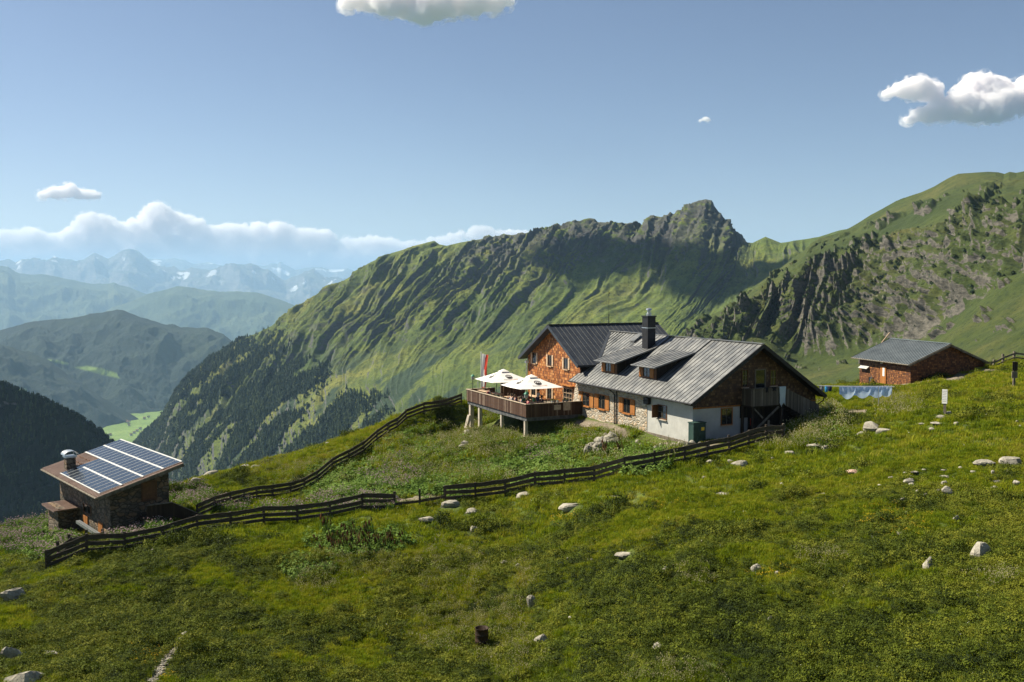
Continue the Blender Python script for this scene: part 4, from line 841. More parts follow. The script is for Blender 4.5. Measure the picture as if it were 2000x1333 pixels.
    m = MB(); m.box(.2, .78, a1 + .10, a1 + .15, zb_, zt); F.part(m, 'shutter', M['wood_frame'], wo)
    for x, y in ((1143, 820), (1176, 829)):
        bb, a_, z_ = F.onb(x, y, .76); window(F, 'b', .745, a_ - .5, a_ + .5, z_ - .2, z_ + .25, 'concrete', (0, 0), name='cellar_window')
    bb, a_, z_ = F.onb(1267, 783, .8); m = MB(); m.box(.45, .797, a_ - .35, a_ + .35, z_ - .3, z_ + .3); m.lathe([(.02, 0), (.2, .01), (.22, .05)], (.4, a_, z_), 10); F.part(m, 'fan_unit', M['black_metal'])
    # ---- gable windows and balcony door
    def rect(x0, y0, x1, y1, a_): q0 = F.ona(x0, y0, a_); q1 = F.ona(x1, y1, a_); return q0[0], q1[0], q1[2], q0[2]
    window(F, 'a', 1.0, *rect(1450, 724, 1459, 755, 1.0), 'wood_frame', (1, 2), sill='wood_pale')
    u0, u1, z0, z1 = rect(1476, 724, 1493, 757, 1.0); dr = window(F, 'a', 1.0, u0, u1, z0, z1, 'wood_grey', (0, 0), name='door', ft=.11)
    window(F, 'a', 1.0, *rect(1505, 724, 1515, 752, 1.0), 'wood_frame', (1, 1), sill='wood_pale')
    window(F, 'a', 1.0, *rect(1409, 799, 1429, 828, 1.0), 'wood_orange', (1, 0), sill='wood_pale')
    # ---- balcony
    m = MB(); m.box(5.9, 9.3, -.42, -.34, -.52, .93); m.box(5.9, 5.98, -.34, .95, -.52, .93); F.part(m, 'balcony_parapet', M['grey_boards'])
    m = MB(); m.box(5.85, 9.35, -.46, -.28, .93, 1.0); F.part(m, 'balcony_rail', M['grey_boards'])
    m = MB(); m.box(5.9, 10.0, -.33, .99, -.62, -.50); F.part(m, 'balcony_floor', M['dark_boards'])
    for q_ in ((6.0, 6.2, -.35, -.15), (9.1, 9.3, -.35, -.15), (5.75, 5.95, .7, .9)): F.part(MB().box(*q_, -3.9, -.62), 'balcony_post', M['dark_boards'])
    m = MB(); m.obox((8.9, -.25, -.7), (6.2, -.25, -2.7), .14, .14); m.obox((6.2, -.2, -.7), (7.2, -.2, -1.6), .12, .12); F.part(m, 'brace', M['wood_grey'])
    m = MB(); m.box(6.3, 7.6, 2.24, 2.298, -3.5, -1.9); F.part(m, 'white_panel', M['plaster'])
    m = MB(); m.box(7.9, 8.15, 2.2, 2.296, -2.6, -2.0); F.part(m, 'red_box', M['cl_red'])
    # ---- outside stairs behind a board parapet
    m = MB(); m.add([(9.35, -.40, .93), (13.3, -.40, -.75), (13.3, -.40, -3.1), (12.3, -.40, -2.0), (9.35, -.40, -.52), (9.35, -.33, .93), (13.3, -.33, -.75), (13.3, -.33, -3.1), (12.3, -.33, -2.0), (9.35, -.33, -.52)],
        [(0, 1, 2, 3, 4), (9, 8, 7, 6, 5), (0, 5, 6, 1), (1, 6, 7, 2), (2, 7, 8, 3), (3, 8, 9, 4), (4, 9, 5, 0)]); F.part(m, 'stair_parapet', M['grey_boards'])
    m = MB()
    for i in range(12): m.box(9.6 + i * .3, 9.95 + i * .3, -.33, .8, -.75 - i * .19, -.69 - i * .19)
    F.part(m, 'stairs', M['dark_boards'])
    # ---- dormers
    for a0, a1, r0, r1, bf, eb, ez in ((7.8, 10.8, 7.0, 10.95, 1.83, 1.1, 2.38), (14.4, 17.4, 13.5, 17.55, 1.73, 1.0, 2.31)):
        kb = 5.45; kz = kf * kb + .10; z0 = kf * bf
        m = MB(); m.slab([(bf, a0, z0 - .3), (bf, a0, ez - .02), (kb, a0, kz - .1), (kb, a0, kf * kb - .2)], a1 - a0, (0, -1, 0)); d = F.part(m, 'dormer', M['dark_boards'])
        m = MB(); m.slab([(eb, r0, ez), (eb, r1, ez), (kb, r1, kz), (kb, r0, kz)], .10); m.slab([(kb + .001, r0, kz), (kb + .001, r1, kz), (7.33, r1, 4.79), (7.33, r0, 4.79)], .10)
        ribbed(m, (eb, r0, ez), (eb, r1, ez), (kb, r1, kz), (kb, r0, kz), 7, .03, .03); ribbed(m, (kb, r0, kz), (kb, r1, kz), (7.33, r1, 4.79), (7.33, r0, 4.79), 7, .03, .03)
        m.tube([(eb - .06, r0, ez - .05), (eb - .06, r1, ez - .05)], .07, 8)
        F.part(m, 'dormer_roof', [M['roof_grey'], M['black_metal']], d)
        c = (a0 + a1) / 2 + .1; m = MB(); m.box(bf - .05, bf - .003, a0 + .1, a1 - .1, z0 + .02, ez - .05); F.part(m, 'dormer_front', M['wood_frame'], d)
        wo = window(F, 'b', bf - .05, c - .5, c + .5, z0 + .18, ez - .2, 'wood_frame', (1, 0), 'wood_orange', .62)
    # ---- chimney
    m = MB(); m.box(5.1, 6.0, 14.3, 15.3, 3.2, 6.6); m.box(5.03, 6.07, 14.23, 15.37, 6.6, 6.72); ch = F.part(m, 'chimney', M['black_metal'])
    m = MB(); m.box(5.07, 6.03, 14.27, 15.33, 5.5, 5.57); F.part(m, 'chimney_band', M['galv'], ch)
    m = MB(); m.lathe([(.24, 6.72), (.24, 6.95), (.16, 7.0), (.16, 7.25), (.30, 7.28), (.26, 7.42), (.02, 7.5)], (5.55, 14.8, 0), 14); m.tube([(5.55, 14.8, 7.5), (5.55, 14.8, 8.2)], .012, 5); F.part(m, 'chimney_cowl', M['galv'], ch)
    # ---- roof hatch, stepped brackets, antenna
    m = MB(); m.slab([(5.9, 18.0, 4.05), (5.9, 18.8, 4.05), (6.9, 18.8, 4.75), (6.9, 18.0, 4.75)], .08); m.box(5.95, 6.8, 18.05, 18.75, 3.7, 4.1); F.part(m, 'roof_hatch', M['roof_grey'])
    m = MB(); m.tube([(6.3, 22.6 + 1.0, 5.3), (6.3, 23.6, 6.6)], .05, 6); m.tube([(6.3, 23.6, 6.6), (6.3, 23.6, 9.9)], .022, 5); m.tube([(6.2, 23.6, 8.6), (6.4, 23.6, 8.9)], .03, 5); 
    o = F.part(m, 'antenna', M['black_metal'])
    # ---- electricity cabinet standing by the wall (a thing of its own)
    q = F.w(.85, .45, -3.65); E = empty('utility_cabinet', q, math.atan2(B_[1], B_[0]), 'dark green metal cabinet standing against the white wall corner', 'cabinet')
    m = MB(); m.box(-.62, .62, -.35, .35, -.1, 1.95); m.box(-.67, .67, -.4, .4, 1.95, 2.03); c_ = m.build('housing', M['cab_green'], E)
    m = MB(); m.box(-.05, .60, -.37, -.352, .06, 1.9); d_ = m.build('door', M['cab_green'], E)
    m = MB(); m.box(.16, .46, -.378, -.371, 1.35, 1.62); m.build('warning_sticker', M['yellow'], E)
    # towels hung over the balcony rail
    def drape(name, mat, x0, x1, drop, label, zt=1.03, y=-.47, cat='towel', seed=0):
        g = random.Random(seed); n = 10; V = []; F_ = []; k = 12
        for i in range(n + 1):
            x = x0 + (x1 - x0) * i / n
            V.append((x, y + .25, zt - .15)); V.append((x, y + .10, zt + .01))
            for j in range(k): t = j / (k - 1); V.append((x + .05 * math.sin(t * 3 + i * .3) * t, y - .02 - .05 * math.sin(i * 1.7 + t * 2) * t, zt - drop * t * (1 - .12 * math.sin(i * .9 + seed))))
        w_ = k + 2
        for i in range(n):
            for j in range(w_ - 1): F_.append((i * w_ + j, i * w_ + j + 1, (i + 1) * w_ + j + 1, (i + 1) * w_ + j))
        o = mesh_obj(name, V, F_, M[mat], smooth_=True); md = o.modifiers.new('t', 'SOLIDIFY'); md.thickness = .012
        o.location = Vector(F.o); o.rotation_euler = (0, 0, math.atan2(B_[1], B_[0])); tag(o, label, cat)
    drape('towel', 'towel_white', 8.75, 9.45, 1.55, 'long pale towel hanging over the balcony corner', seed=1)
    drape('shirt', 'cl_black', 7.25, 7.55, .38, 'small dark garment drying on the balcony rail, left one', cat='clothes', seed=2)
    drape('shirt', 'cl_black', 7.95, 8.4, .30, 'wider dark garment drying on the balcony rail, beside the pale towel', cat='clothes', seed=3)
    return F

def build_terrace(HF):
    F = Frame(E0, A_, B_, -5.4, 'terrace', 'raised sun terrace with brown board parapet on concrete pillars', 'terrace')
    F.part(MB().box(-5.5, 1.05, 19.7, 34.5, -3.22, -2.85), 'floor', M['wood_grey'])
    m = MB().box(-5.62, -5.55, 19.55, 34.65, -3.30, -2.03); F.part(m, 'parapet', M['deck_boards'])
    m = MB().box(-5.62, 1.0, 19.50, 19.57, -3.32, -2.03); F.part(m, 'parapet', M['grey_boards'] if 0 else M['deck_boards'], label='shaded end parapet towards the stone wall')
    m = MB().box(-5.55, -2.1, 34.57, 34.64, -3.30, -2.03); F.part(m, 'parapet', M['deck_boards'])
    F.part(MB().box(-5.68, -5.50, 19.45, 34.7, -2.03, -1.97), 'handrail', M['wood_rail']); F.part(MB().box(-5.50, 1.0, 19.45, 19.62, -2.03, -1.975), 'handrail', M['wood_rail']); F.part(MB().box(-5.50, -2.1, 34.52, 34.7, -2.03, -1.975), 'handrail', M['wood_rail'])
    m = MB(); m.add([(-5.5, 19.6, -3.33), (-5.5, 34.6, -3.33), (-5.5, 34.6, -3.66), (-5.5, 27, -3.78), (-5.5, 19.6, -3.70), (-5.25, 19.6, -3.33), (-5.25, 34.6, -3.33), (-5.25, 34.6, -3.66), (-5.25, 27, -3.78), (-5.25, 19.6, -3.70)], [(0,1,2,3,4),(9,8,7,6,5),(0,5,6,1),(1,6,7,2),(2,7,8,3),(3,8,9,4),(4,9,5,0)])
    m.box(-5.25, 1.0, 19.6, 19.8, -3.7, -3.33); m.box(-5.25, .9, 34.2, 34.55, -3.7, -3.33)
    for a_ in (23.2, 26.9, 30.6): m.box(-5.25, .9, a_, a_ + .2, -3.6, -3.33)
    F.part(m, 'floor_beam', M['concrete_dark'])
    for a_, zb_, wd in ((20.2, -5.6, .30), (25.8, -5.9, .28), (31.6, -6.9, .36), (34.15, -6.3, .42)):
        m = MB(); m.box(-5.45, -5.45 + wd, a_ - wd / 2, a_ + wd / 2, zb_, -3.6)
        if a_ in (20.2, 31.6): m.box(-5.65, -5.0, a_ - .4, a_ + .4, zb_ - .5, zb_ + .35)
        F.part(m, 'pillar', M['concrete'])
    m = MB(); m.slab([(-5.6, 33.9, -4.9), (-5.6, 34.45, -4.9), (-5.6, 36.9, -8.9), (-5.6, 36.1, -8.9)], .55, (-1, 0, 0)); m.box(-5.75, -4.9, 36.0, 37.2, -9.2, -8.5); F.part(m, 'buttress', M['concrete'], label='slanting concrete buttress at the outer corner')
    m = MB(); m.box(-2.0, 1.05, 33.2, 33.28, -2.85, -1.35); m.box(-2.06, -1.94, 33.1, 33.3, -2.85, -1.2); m.box(-.6, -.45, 33.1, 33.2, -2.85, -1.25); F.part(m, 'windbreak', M['grey_boards'])
    # notices fixed to the shaded parapet
    for x, y, w_, h_, lab in ((1088.5, 796, .75, .5, 'blank pale notice on the terrace parapet, left of the square one'), (1107, 794, .8, .8, 'square pale notice on the terrace parapet by the stone wall')):
        b_, a_, z_ = F.ona(x, y, 19.5); m = MB(); m.box(b_ - w_ / 2, b_ + w_ / 2, 19.46, 19.49, z_ - h_ / 2, z_ + h_ / 2); o = m.build('notice_board', M['wood_rail']); o.location = Vector(F.o); o.rotation_euler = (0, 0, math.atan2(B_[1], B_[0])); tag(o, lab, 'notice')
    # ---- lanterns
    for px, py, b_, a_, hh, lab in ((908, 0, -5.0, 34.3, 1.25, 'green topped lantern on the far left corner of the terrace'), (1027, 0, -5.35, 20.0, .75, 'green topped lantern on the near corner of the terrace'), (963, 0, -2.2, 34.0, 1.5, 'dark lantern post on the rear edge of the terrace')):
        z0 = -2.0 if a_ != 34.0 else -2.85; E = empty('lantern', F.w(b_, a_, z0), 0, lab, 'lantern', 'terrace lanterns'); hb = hh - .2 if a_ != 34.0 else hh + .55
        MB().tube([(0, 0, 0), (0, 0, hb)], .035, 8).build('post', M['black_metal'], E)
        MB().lathe([(.07, hb), (.17, hb + .06), (.2, hb + .36), (.14, hb + .40)], n=8).build('glass_body', M['lamp_glass'], E)
        MB().lathe([(.25, hb + .38), (.25, hb + .41), (.17, hb + .52), (.05, hb + .62), (.0, hb + .68)], n=10).build('cap', M['green_paint'], E)
    # ---- parasols
    def parasol(b_, a_, zt, lab):
        E = empty('parasol', F.w(b_, a_, -2.85), math.atan2(B_[1], B_[0]), lab, 'parasol', 'white parasols on the terrace'); ht = zt + 2.85; s_ = 2.42; dr = 1.12
        n = 8; V = []; Fc = []
        for i in range(n + 1):
            for j in range(n + 1):
                x = -1 + 2 * i / n; y = -1 + 2 * j / n; q = max(abs(x), abs(y)); sag = .05 * math.sin(q * math.pi) * (1 - abs(abs(x) - abs(y)))
                V.append((x * s_, y * s_, ht - dr * q ** .97 - sag - .05 * (1 - min(abs(x), abs(y)) / max(q, .01)) * q))
        for i in range(n):
            for j in range(n):
                k = i * (n + 1) + j; q = (k, k + n + 1, k + n + 2, k + 1)
                Fc += [(q[0], q[1], q[2]), (q[0], q[2], q[3])] if (i - n / 2 + .5) * (j - n / 2 + .5) > 0 else [(q[0], q[1], q[3]), (q[1], q[2], q[3])]
        o = mesh_obj('canopy', V, Fc, M['canvas'], E)
        # vent cap, pole, ribs
        V = [(-.5, -.5, ht - .18), (.5, -.5, ht - .18), (.5, .5, ht - .18), (-.5, .5, ht - .18), (0, 0, ht + .10)]; mesh_obj('vent_cap', V, [(0,1,4),(1,2,4),(2,3,4),(3,0,4)], M['canvas'], E)
        MB().tube([(0, 0, 0), (0, 0, ht)], .045, 10).build('pole', M['wood_pale'], E)
        m = MB()
        for sx, sy in ((1,1),(1,-1),(-1,1),(-1,-1),(1,0),(-1,0),(0,1),(0,-1)): m.obox((0, 0, ht - .1), (sx * s_ * .98, sy * s_ * .98, ht - dr - .06), .03, .04)
        m.build('ribs', M['wood_pale'], E); MB().box(-.45, .45, -.45, .45, 0, .10).build('base_plate', M['concrete'], E)
        # round printed emblem with a small hooded bust and a line of lettering on the two visible panels
        for rot in (0, math.pi / 2, math.pi, -math.pi / 2):
            mb = MB(); c = Vector((0, -s_ * .56, 0)); sl_ = dr / s_
            def P(u, v, off=.022): x, y = u, c.y + v; return Vector((x, y, ht - sl_ * abs(y) + off - .03))
            n_ = 24; ring = []
            for r0, r1 in ((.30, .38),):
                V = [P(r0 * math.cos(6.283 * i / n_), r0 * math.sin(6.283 * i / n_)) for i in range(n_)] + [P(r1 * math.cos(6.283 * i / n_), r1 * math.sin(6.283 * i / n_)) for i in range(n_)]
                mb.add(V, [(i, (i + 1) % n_, n_ + (i + 1) % n_, n_ + i) for i in range(n_)])
            head = [(-.10, .12), (-.16, .0), (-.27, -.14), (-.16, -.25), (.0, -.29), (.16, -.25), (.27, -.14), (.16, .0), (.10, .12), (.0, .17)]
            inn = [(-.06, .06), (-.07, -.04), (0, -.10), (.07, -.04), (.06, .06), (0, .09)]
            ho = [P(*h_) for h_ in head]; mb.add(ho + [P(0, -.10)], [(i, (i + 1) % 10, 10) for i in range(10)])
            e = mb.build('emblem', M['print_black'], o)
            mb = MB(); hi = [P(*h_, .03) for h_ in inn]; mb.add(hi, [tuple(range(6))]); e2 = mb.build('emblem_face', M['canvas'], o)
            tx = bpy.data.curves.new('lettering', 'FONT'); tx.body = 'FRANZISKANER'; tx.size = .24; tx.align_x = 'CENTER'; to = bpy.data.objects.new('lettering', tx); COL.objects.link(to)
            dg = bpy.context.evaluated_depsgraph_get(); me = bpy.data.meshes.new_from_object(to.evaluated_get(dg)); bpy.data.objects.remove(to); me.materials.clear(); me.materials.append(M['print_black']); me.materials.append(M['print_red'])
            for p_ in me.polygons: p_.material_index = 1 if p_.center.x > 0 else 0
            le = bpy.data.objects.new('lettering', me); COL.objects.link(le); le.parent = o; ang = math.atan(sl_)
            le.matrix_local = Matrix.Rotation(rot, 4, 'Z') @ Matrix.Translation(P(0, -.62)) @ Matrix.Rotation(ang, 4, 'X')
            for q in (e, e2): q.matrix_local = Matrix.Rotation(rot, 4, 'Z')
        return E
    parasol(-2.95, 23.6, .42, 'nearer white parasol, closest to the shingled gable'); parasol(-2.75, 30.9, .38, 'farther white parasol next to the red and white flag')
    # ---- flag
    p = F.w(-3.4, 35.6, -6.5); E = empty('flagpole', p, 0, 'white flagpole behind the terrace carrying a long hanging flag', 'flagpole')
    zt = on_plane(947, 689, p, np.array([0, 1., 0]))[2] - p[2]; MB().tube([(0, 0, 0), (0, 0, zt)], .05, 8).build('pole', M['white_pole'], E); MB().lathe([(0, zt - .02), (.08, zt + .04), (.0, zt + .12)], n=8).build('finial', M['galv'], E)
    V = []; Fc = []; mi = []; nu, nv = 12, 40; Lf = 4.6
    for j in range(nv + 1):
        t = j / nv; wdt = .72 * (1 - .55 * t ** 1.6)
        for i in range(nu + 1):
            s_ = i / nu; V.append((.06 + wdt * s_ + .05 * math.sin(t * 9 + s_ * 2), .16 * math.sin(s_ * 6.5 + t * 6) * (s_ + .1), -Lf * t + .04 * math.sin(s_ * 7) - .10 * s_))
    for j in range(nv):
        for i in range(nu):
            Fc.append((j * (nu + 1) + i, j * (nu + 1) + i + 1, (j + 1) * (nu + 1) + i + 1, (j + 1) * (nu + 1) + i)); t = j / nv; s_ = i / nu
            mi.append(1 if (s_ > .55 - .1 * math.sin(t * 7) or t > .80) else 0)
    o = mesh_obj('flag', V, Fc, mats=[M['flag_white'], M['flag_red']], mi=mi, smooth_=True); o.location = Vector(p) + Vector((0, 0, zt - .15)); tag(o, 'long red and white flag hanging beside the farther parasol', 'flag')
    # ---- tables, benches, people
    def table(b_, a_, rot, lab):
        E = empty('beer_table', F.w(b_, a_, -2.85), math.atan2(B_[1], B_[0]) + rot, lab, 'table', 'terrace tables'); MB().box(-.38, .38, -1.1, 1.1, .72, .76).build('table_top', M['wood_pale'], E)
        for y in (-.85, .85): MB().box(-.3, -.24, y - .03, y + .03, 0, .72).box(.24, .3, y - .03, y + .03, 0, .72).box(-.3, .3, y - .02, y + .02, .3, .36).build('leg', M['green_paint'], E)
        for x in (-.68, .68):
            e = empty('bench', F.w(b_, a_, -2.85), math.atan2(B_[1], B_[0]) + rot, lab.replace('table', 'bench on the %s side of the table' % ('near' if x < 0 else 'far')), 'bench', 'terrace benches')
            MB().box(x - .14, x + .14, -1.1, 1.1, .42, .46).build('seat', M['wood_pale'], e)
            for y in (-.85, .85): MB().box(x - .10, x + .10, y - .03, y + .03, 0, .42).build('leg', M['green_paint'], e)
    spots = [(-4.0, 22.0), (-1.2, 22.3), (-4.0, 26.2), (-1.4, 26.6), (-3.9, 30.3), (-4.2, 33.0)]
    nm = ['beer table at the near corner of the terrace', 'beer table beside the shingled gable', 'beer table between the two parasol poles', 'beer table by the lower gable windows', 'beer table under the farther parasol', 'beer table in the far corner by the flag']
    for (b_, a_), l_ in zip(spots, nm): table(b_, a_, 0, l_)
    def ico(bm_v, c, r_, n=10, sc=(1, 1, 1)):
        pass
    def person(b_, a_, yaw, shirt, hair, lab, stand=False, lean=.1, z0=-2.85):
        E = empty('person', F.w(b_, a_, z0), math.atan2(B_[1], B_[0]) + yaw, lab, 'person', 'people on the terrace')
        hip = .95 if stand else .52; T = hip
        J = {'pel': (0, 0, T), 'sp': (0, .03 + lean * .3, T + .22), 'ch': (0, .02 + lean * .7, T + .42), 'nk': (0, lean, T + .58), 'h0': (0, lean + .01, T + .66), 'h1': (0, lean + .03, T + .80),
             'hl': (-.10, .02, T - .03), 'hr': (.10, .02, T - .03), 'sl': (-.19, lean * .9, T + .50), 'sr': (.19, lean * .9, T + .50), 'el': (-.26, lean + .10, T + .26), 'er': (.26, lean + .10, T + .26), 'wl': (-.17, lean + .32, T + .27), 'wr': (.16, lean + .34, T + .29),
             'kl': (-.13, .44, .50) if not stand else (-.11, .04, .50), 'kr': (.13, .44, .50) if not stand else (.11, .02, .50), 'al': (-.13, .42, .09) if not stand else (-.12, 0, .08), 'ar': (.13, .40, .09) if not stand else (.12, -.02, .08), 'tl': (-.14, .60, .04) if not stand else (-.13, .18, .04), 'tr': (.14, .58, .04) if not stand else (.13, .16, .04)}
        ks = list(J); Rr = dict(pel=.15, sp=.14, ch=.155, nk=.06, h0=.075, h1=.098, hl=.10, hr=.10, sl=.07, sr=.07, el=.048, er=.048, wl=.032, wr=.032, kl=.065, kr=.065, al=.042, ar=.042, tl=.035, tr=.035)
        Ed = [('pel','sp'),('sp','ch'),('ch','nk'),('nk','h0'),('h0','h1'),('pel','hl'),('pel','hr'),('ch','sl'),('ch','sr'),('sl','el'),('sr','er'),('el','wl'),('er','wr'),('hl','kl'),('hr','kr'),('kl','al'),('kr','ar'),('al','tl'),('ar','tr')]
        for s_ in ('l', 'r'):
            wx, wy, wz = J['w' + s_]; sg = -1 if s_ == 'l' else 1; J['p' + s_] = (wx - sg * .01, wy + .08, wz); Rr['p' + s_] = .03; ks.append('p' + s_); Ed.append(('w' + s_, 'p' + s_))
            for fi in range(5):
                nmf = 'f%s%d' % (s_, fi); nmg = 'g%s%d' % (s_, fi)
                if fi == 4: J[nmf] = (wx - sg * .05, wy + .07, wz + .01); J[nmg] = (wx - sg * .06, wy + .11, wz)
                else: J[nmf] = (wx + sg * (.025 - .018 * fi), wy + .13, wz); J[nmg] = (wx + sg * (.026 - .018 * fi), wy + .165 + .008 * (fi % 2), wz - .025)
                Rr[nmf] = .009; Rr[nmg] = .007; ks += [nmf, nmg]; Ed += [('p' + s_ if fi < 4 else 'w' + s_, nmf), (nmf, nmg)]
        me = bpy.data.meshes.new('body'); me.from_pydata([J[k] for k in ks], [(ks.index(x), ks.index(y)) for x, y in Ed], []); o = bpy.data.objects.new('body', me); COL.objects.link(o); o.parent = E
        md = o.modifiers.new('s', 'SKIN'); sv = me.skin_vertices[0].data
        for i, k in enumerate(ks): sv[i].radius = (Rr[k], Rr[k] * (.8 if k in ('sp', 'ch', 'pel') else 1))
        sv[0].use_root = True; o.modifiers.new('ss', 'SUBSURF').levels = 1; o.modifiers['ss'].render_levels = 1; me.materials.append(M['skin'])
        h = Vector((0, lean + .03, T + .77)); mb = MB(); V = []; Fh = []
        # hair cap and facial features
        mb.lathe([(.0, .145), (.07, .13), (.108, .08), (.116, .01), (.10, -.06)], (h.x, h.y - .018, h.z), 12); mb.build('hair', M[hair], E, True)
        mb = MB(); mb.lathe([(.0, .018), (.014, 0), (0, -.02)], (h.x, h.y + .098, h.z - .02), 6); mb.lathe([(0, .03), (.015, 0), (0, -.03)], (h.x - .096, h.y, h.z - .02), 6); mb.lathe([(0, .03), (.015, 0), (0, -.03)], (h.x + .096, h.y, h.z - .02), 6); mb.build('nose_and_ears', M['skin'], E, True)
        mb = MB(); 
        for sx in (-.034, .034): mb.lathe([(0, .010), (.012, 0), (0, -.010)], (h.x + sx, h.y + .088, h.z + .012), 6)
        mb.box(h.x - .026, h.x + .026, h.y + .080, h.y + .094, h.z - .064, h.z - .056); mb.build('eyes_and_mouth', M['cl_black'], E)
        # clothes follow the body
        for nm_, kk, ee, ex, mt in (('shirt', ['sp', 'ch', 'sl', 'sr', 'el', 'er', 'pel'], [('pel','sp'),('sp','ch'),('ch','sl'),('ch','sr'),('sl','el'),('sr','er')], .016, shirt), ('trousers', ['pel', 'hl', 'hr', 'kl', 'kr', 'al', 'ar'], [('pel','hl'),('pel','hr'),('hl','kl'),('hr','kr'),('kl','al'),('kr','ar')], .014, 'cl_jeans')):
            me = bpy.data.meshes.new(nm_); me.from_pydata([J[k] for k in kk], [(kk.index(x), kk.index(y)) for x, y in ee], []); q = bpy.data.objects.new(nm_, me); COL.objects.link(q); q.parent = E
            q.modifiers.new('s', 'SKIN'); sv = me.skin_vertices[0].data
            for i, k in enumerate(kk): sv[i].radius = (Rr[k] + ex, Rr[k] * (.8 if k in ('sp', 'ch', 'pel') else 1) + ex)
            sv[0].use_root = True; s2 = q.modifiers.new('ss', 'SUBSURF'); s2.levels = 1; s2.render_levels = 1; me.materials.append(M[mt])
    pe = [(916, 766, 1.2, 'cl_maroon', 'hair', 'person in a maroon top at the far left table on the terrace'), (926, 765, -1.6, 'cl_white', 'hair', 'person in a white top at the far left table by the flag'),
          (953, 778, 1.5, 'cl_white', 'hair', 'person in white seated left of the parasol poles'), (961, 776, 1.4, 'cl_black', 'hair', 'person in black seated under the farther parasol'), (975, 779, 1.6, 'cl_navy', 'hair', 'person in navy seated near the outer parapet'),
          (989, 776, -1.5, 'cl_black', 'hair', 'person in black facing the valley between the parasols'), (1003, 781, 1.5, 'cl_grey', 'hair', 'person in grey at the table behind the outer parapet'), (1009, 774, 1.7, 'cl_maroon', 'hair', 'person in dark red seated under the nearer parasol'),
          (1015, 787, 1.5, 'cl_pink', 'hair', 'person in bright pink beside the near corner lantern'), (1021, 777, -1.4, 'cl_green', 'hair', 'person in a green top behind the near corner lantern'), (1033, 772, 1.6, 'cl_red', 'hair', 'person in a red top under the nearer parasol'),
          (1050, 775, -1.6, 'cl_white', 'hair', 'person in a pale checked shirt by the gable wall'), (1060, 779, 1.6, 'cl_black', 'hair', 'person in black closest to the gable windows')]
    for i, (px, py, yaw, sh, hr, lab) in enumerate(pe):
        b_, a_, z_ = F.onz(px, py, -1.75); b_ = min(max(b_, -5.0), .5); a_ = min(max(a_, 20.1), 34.0)
        person(b_, a_, yaw, sh, hr, lab, stand=(i == 11))
    q = F.loc(hit(5, 1014)); person(q[0], q[1], 2.2, 'cl_black', 'hair', 'lone walker in dark clothes on the meadow at the left edge', True, .05, q[2])
    for i, (px, py) in enumerate(((1063, 783), (1069, 783), (1076, 783), (1086, 782), (1094, 782))):
        b_, a_, z_ = F.onz(px, py, -1.97); E = empty('plant_pot', F.w(min(b_, .8), 19.53, -1.975), 0, 'small plant pot on the shaded terrace parapet, number %s from the corner' % ['one', 'two', 'three', 'four', 'five'][i], 'plant pot', 'pots on the parapet')
        MB().lathe([(.0, 0), (.07, 0), (.10, .17), (.08, .17), (.0, .15)], n=10).build('pot', M['white_paint' if i in (0, 2) else 'concrete_dark'], E); lf = leafy(40, .14, .22, .045, 'shrub', 500 + i); COL.objects.link(lf); lf.name = 'plant'; lf.parent = E; lf.location = (0, 0, .15)
    return F
#PART4

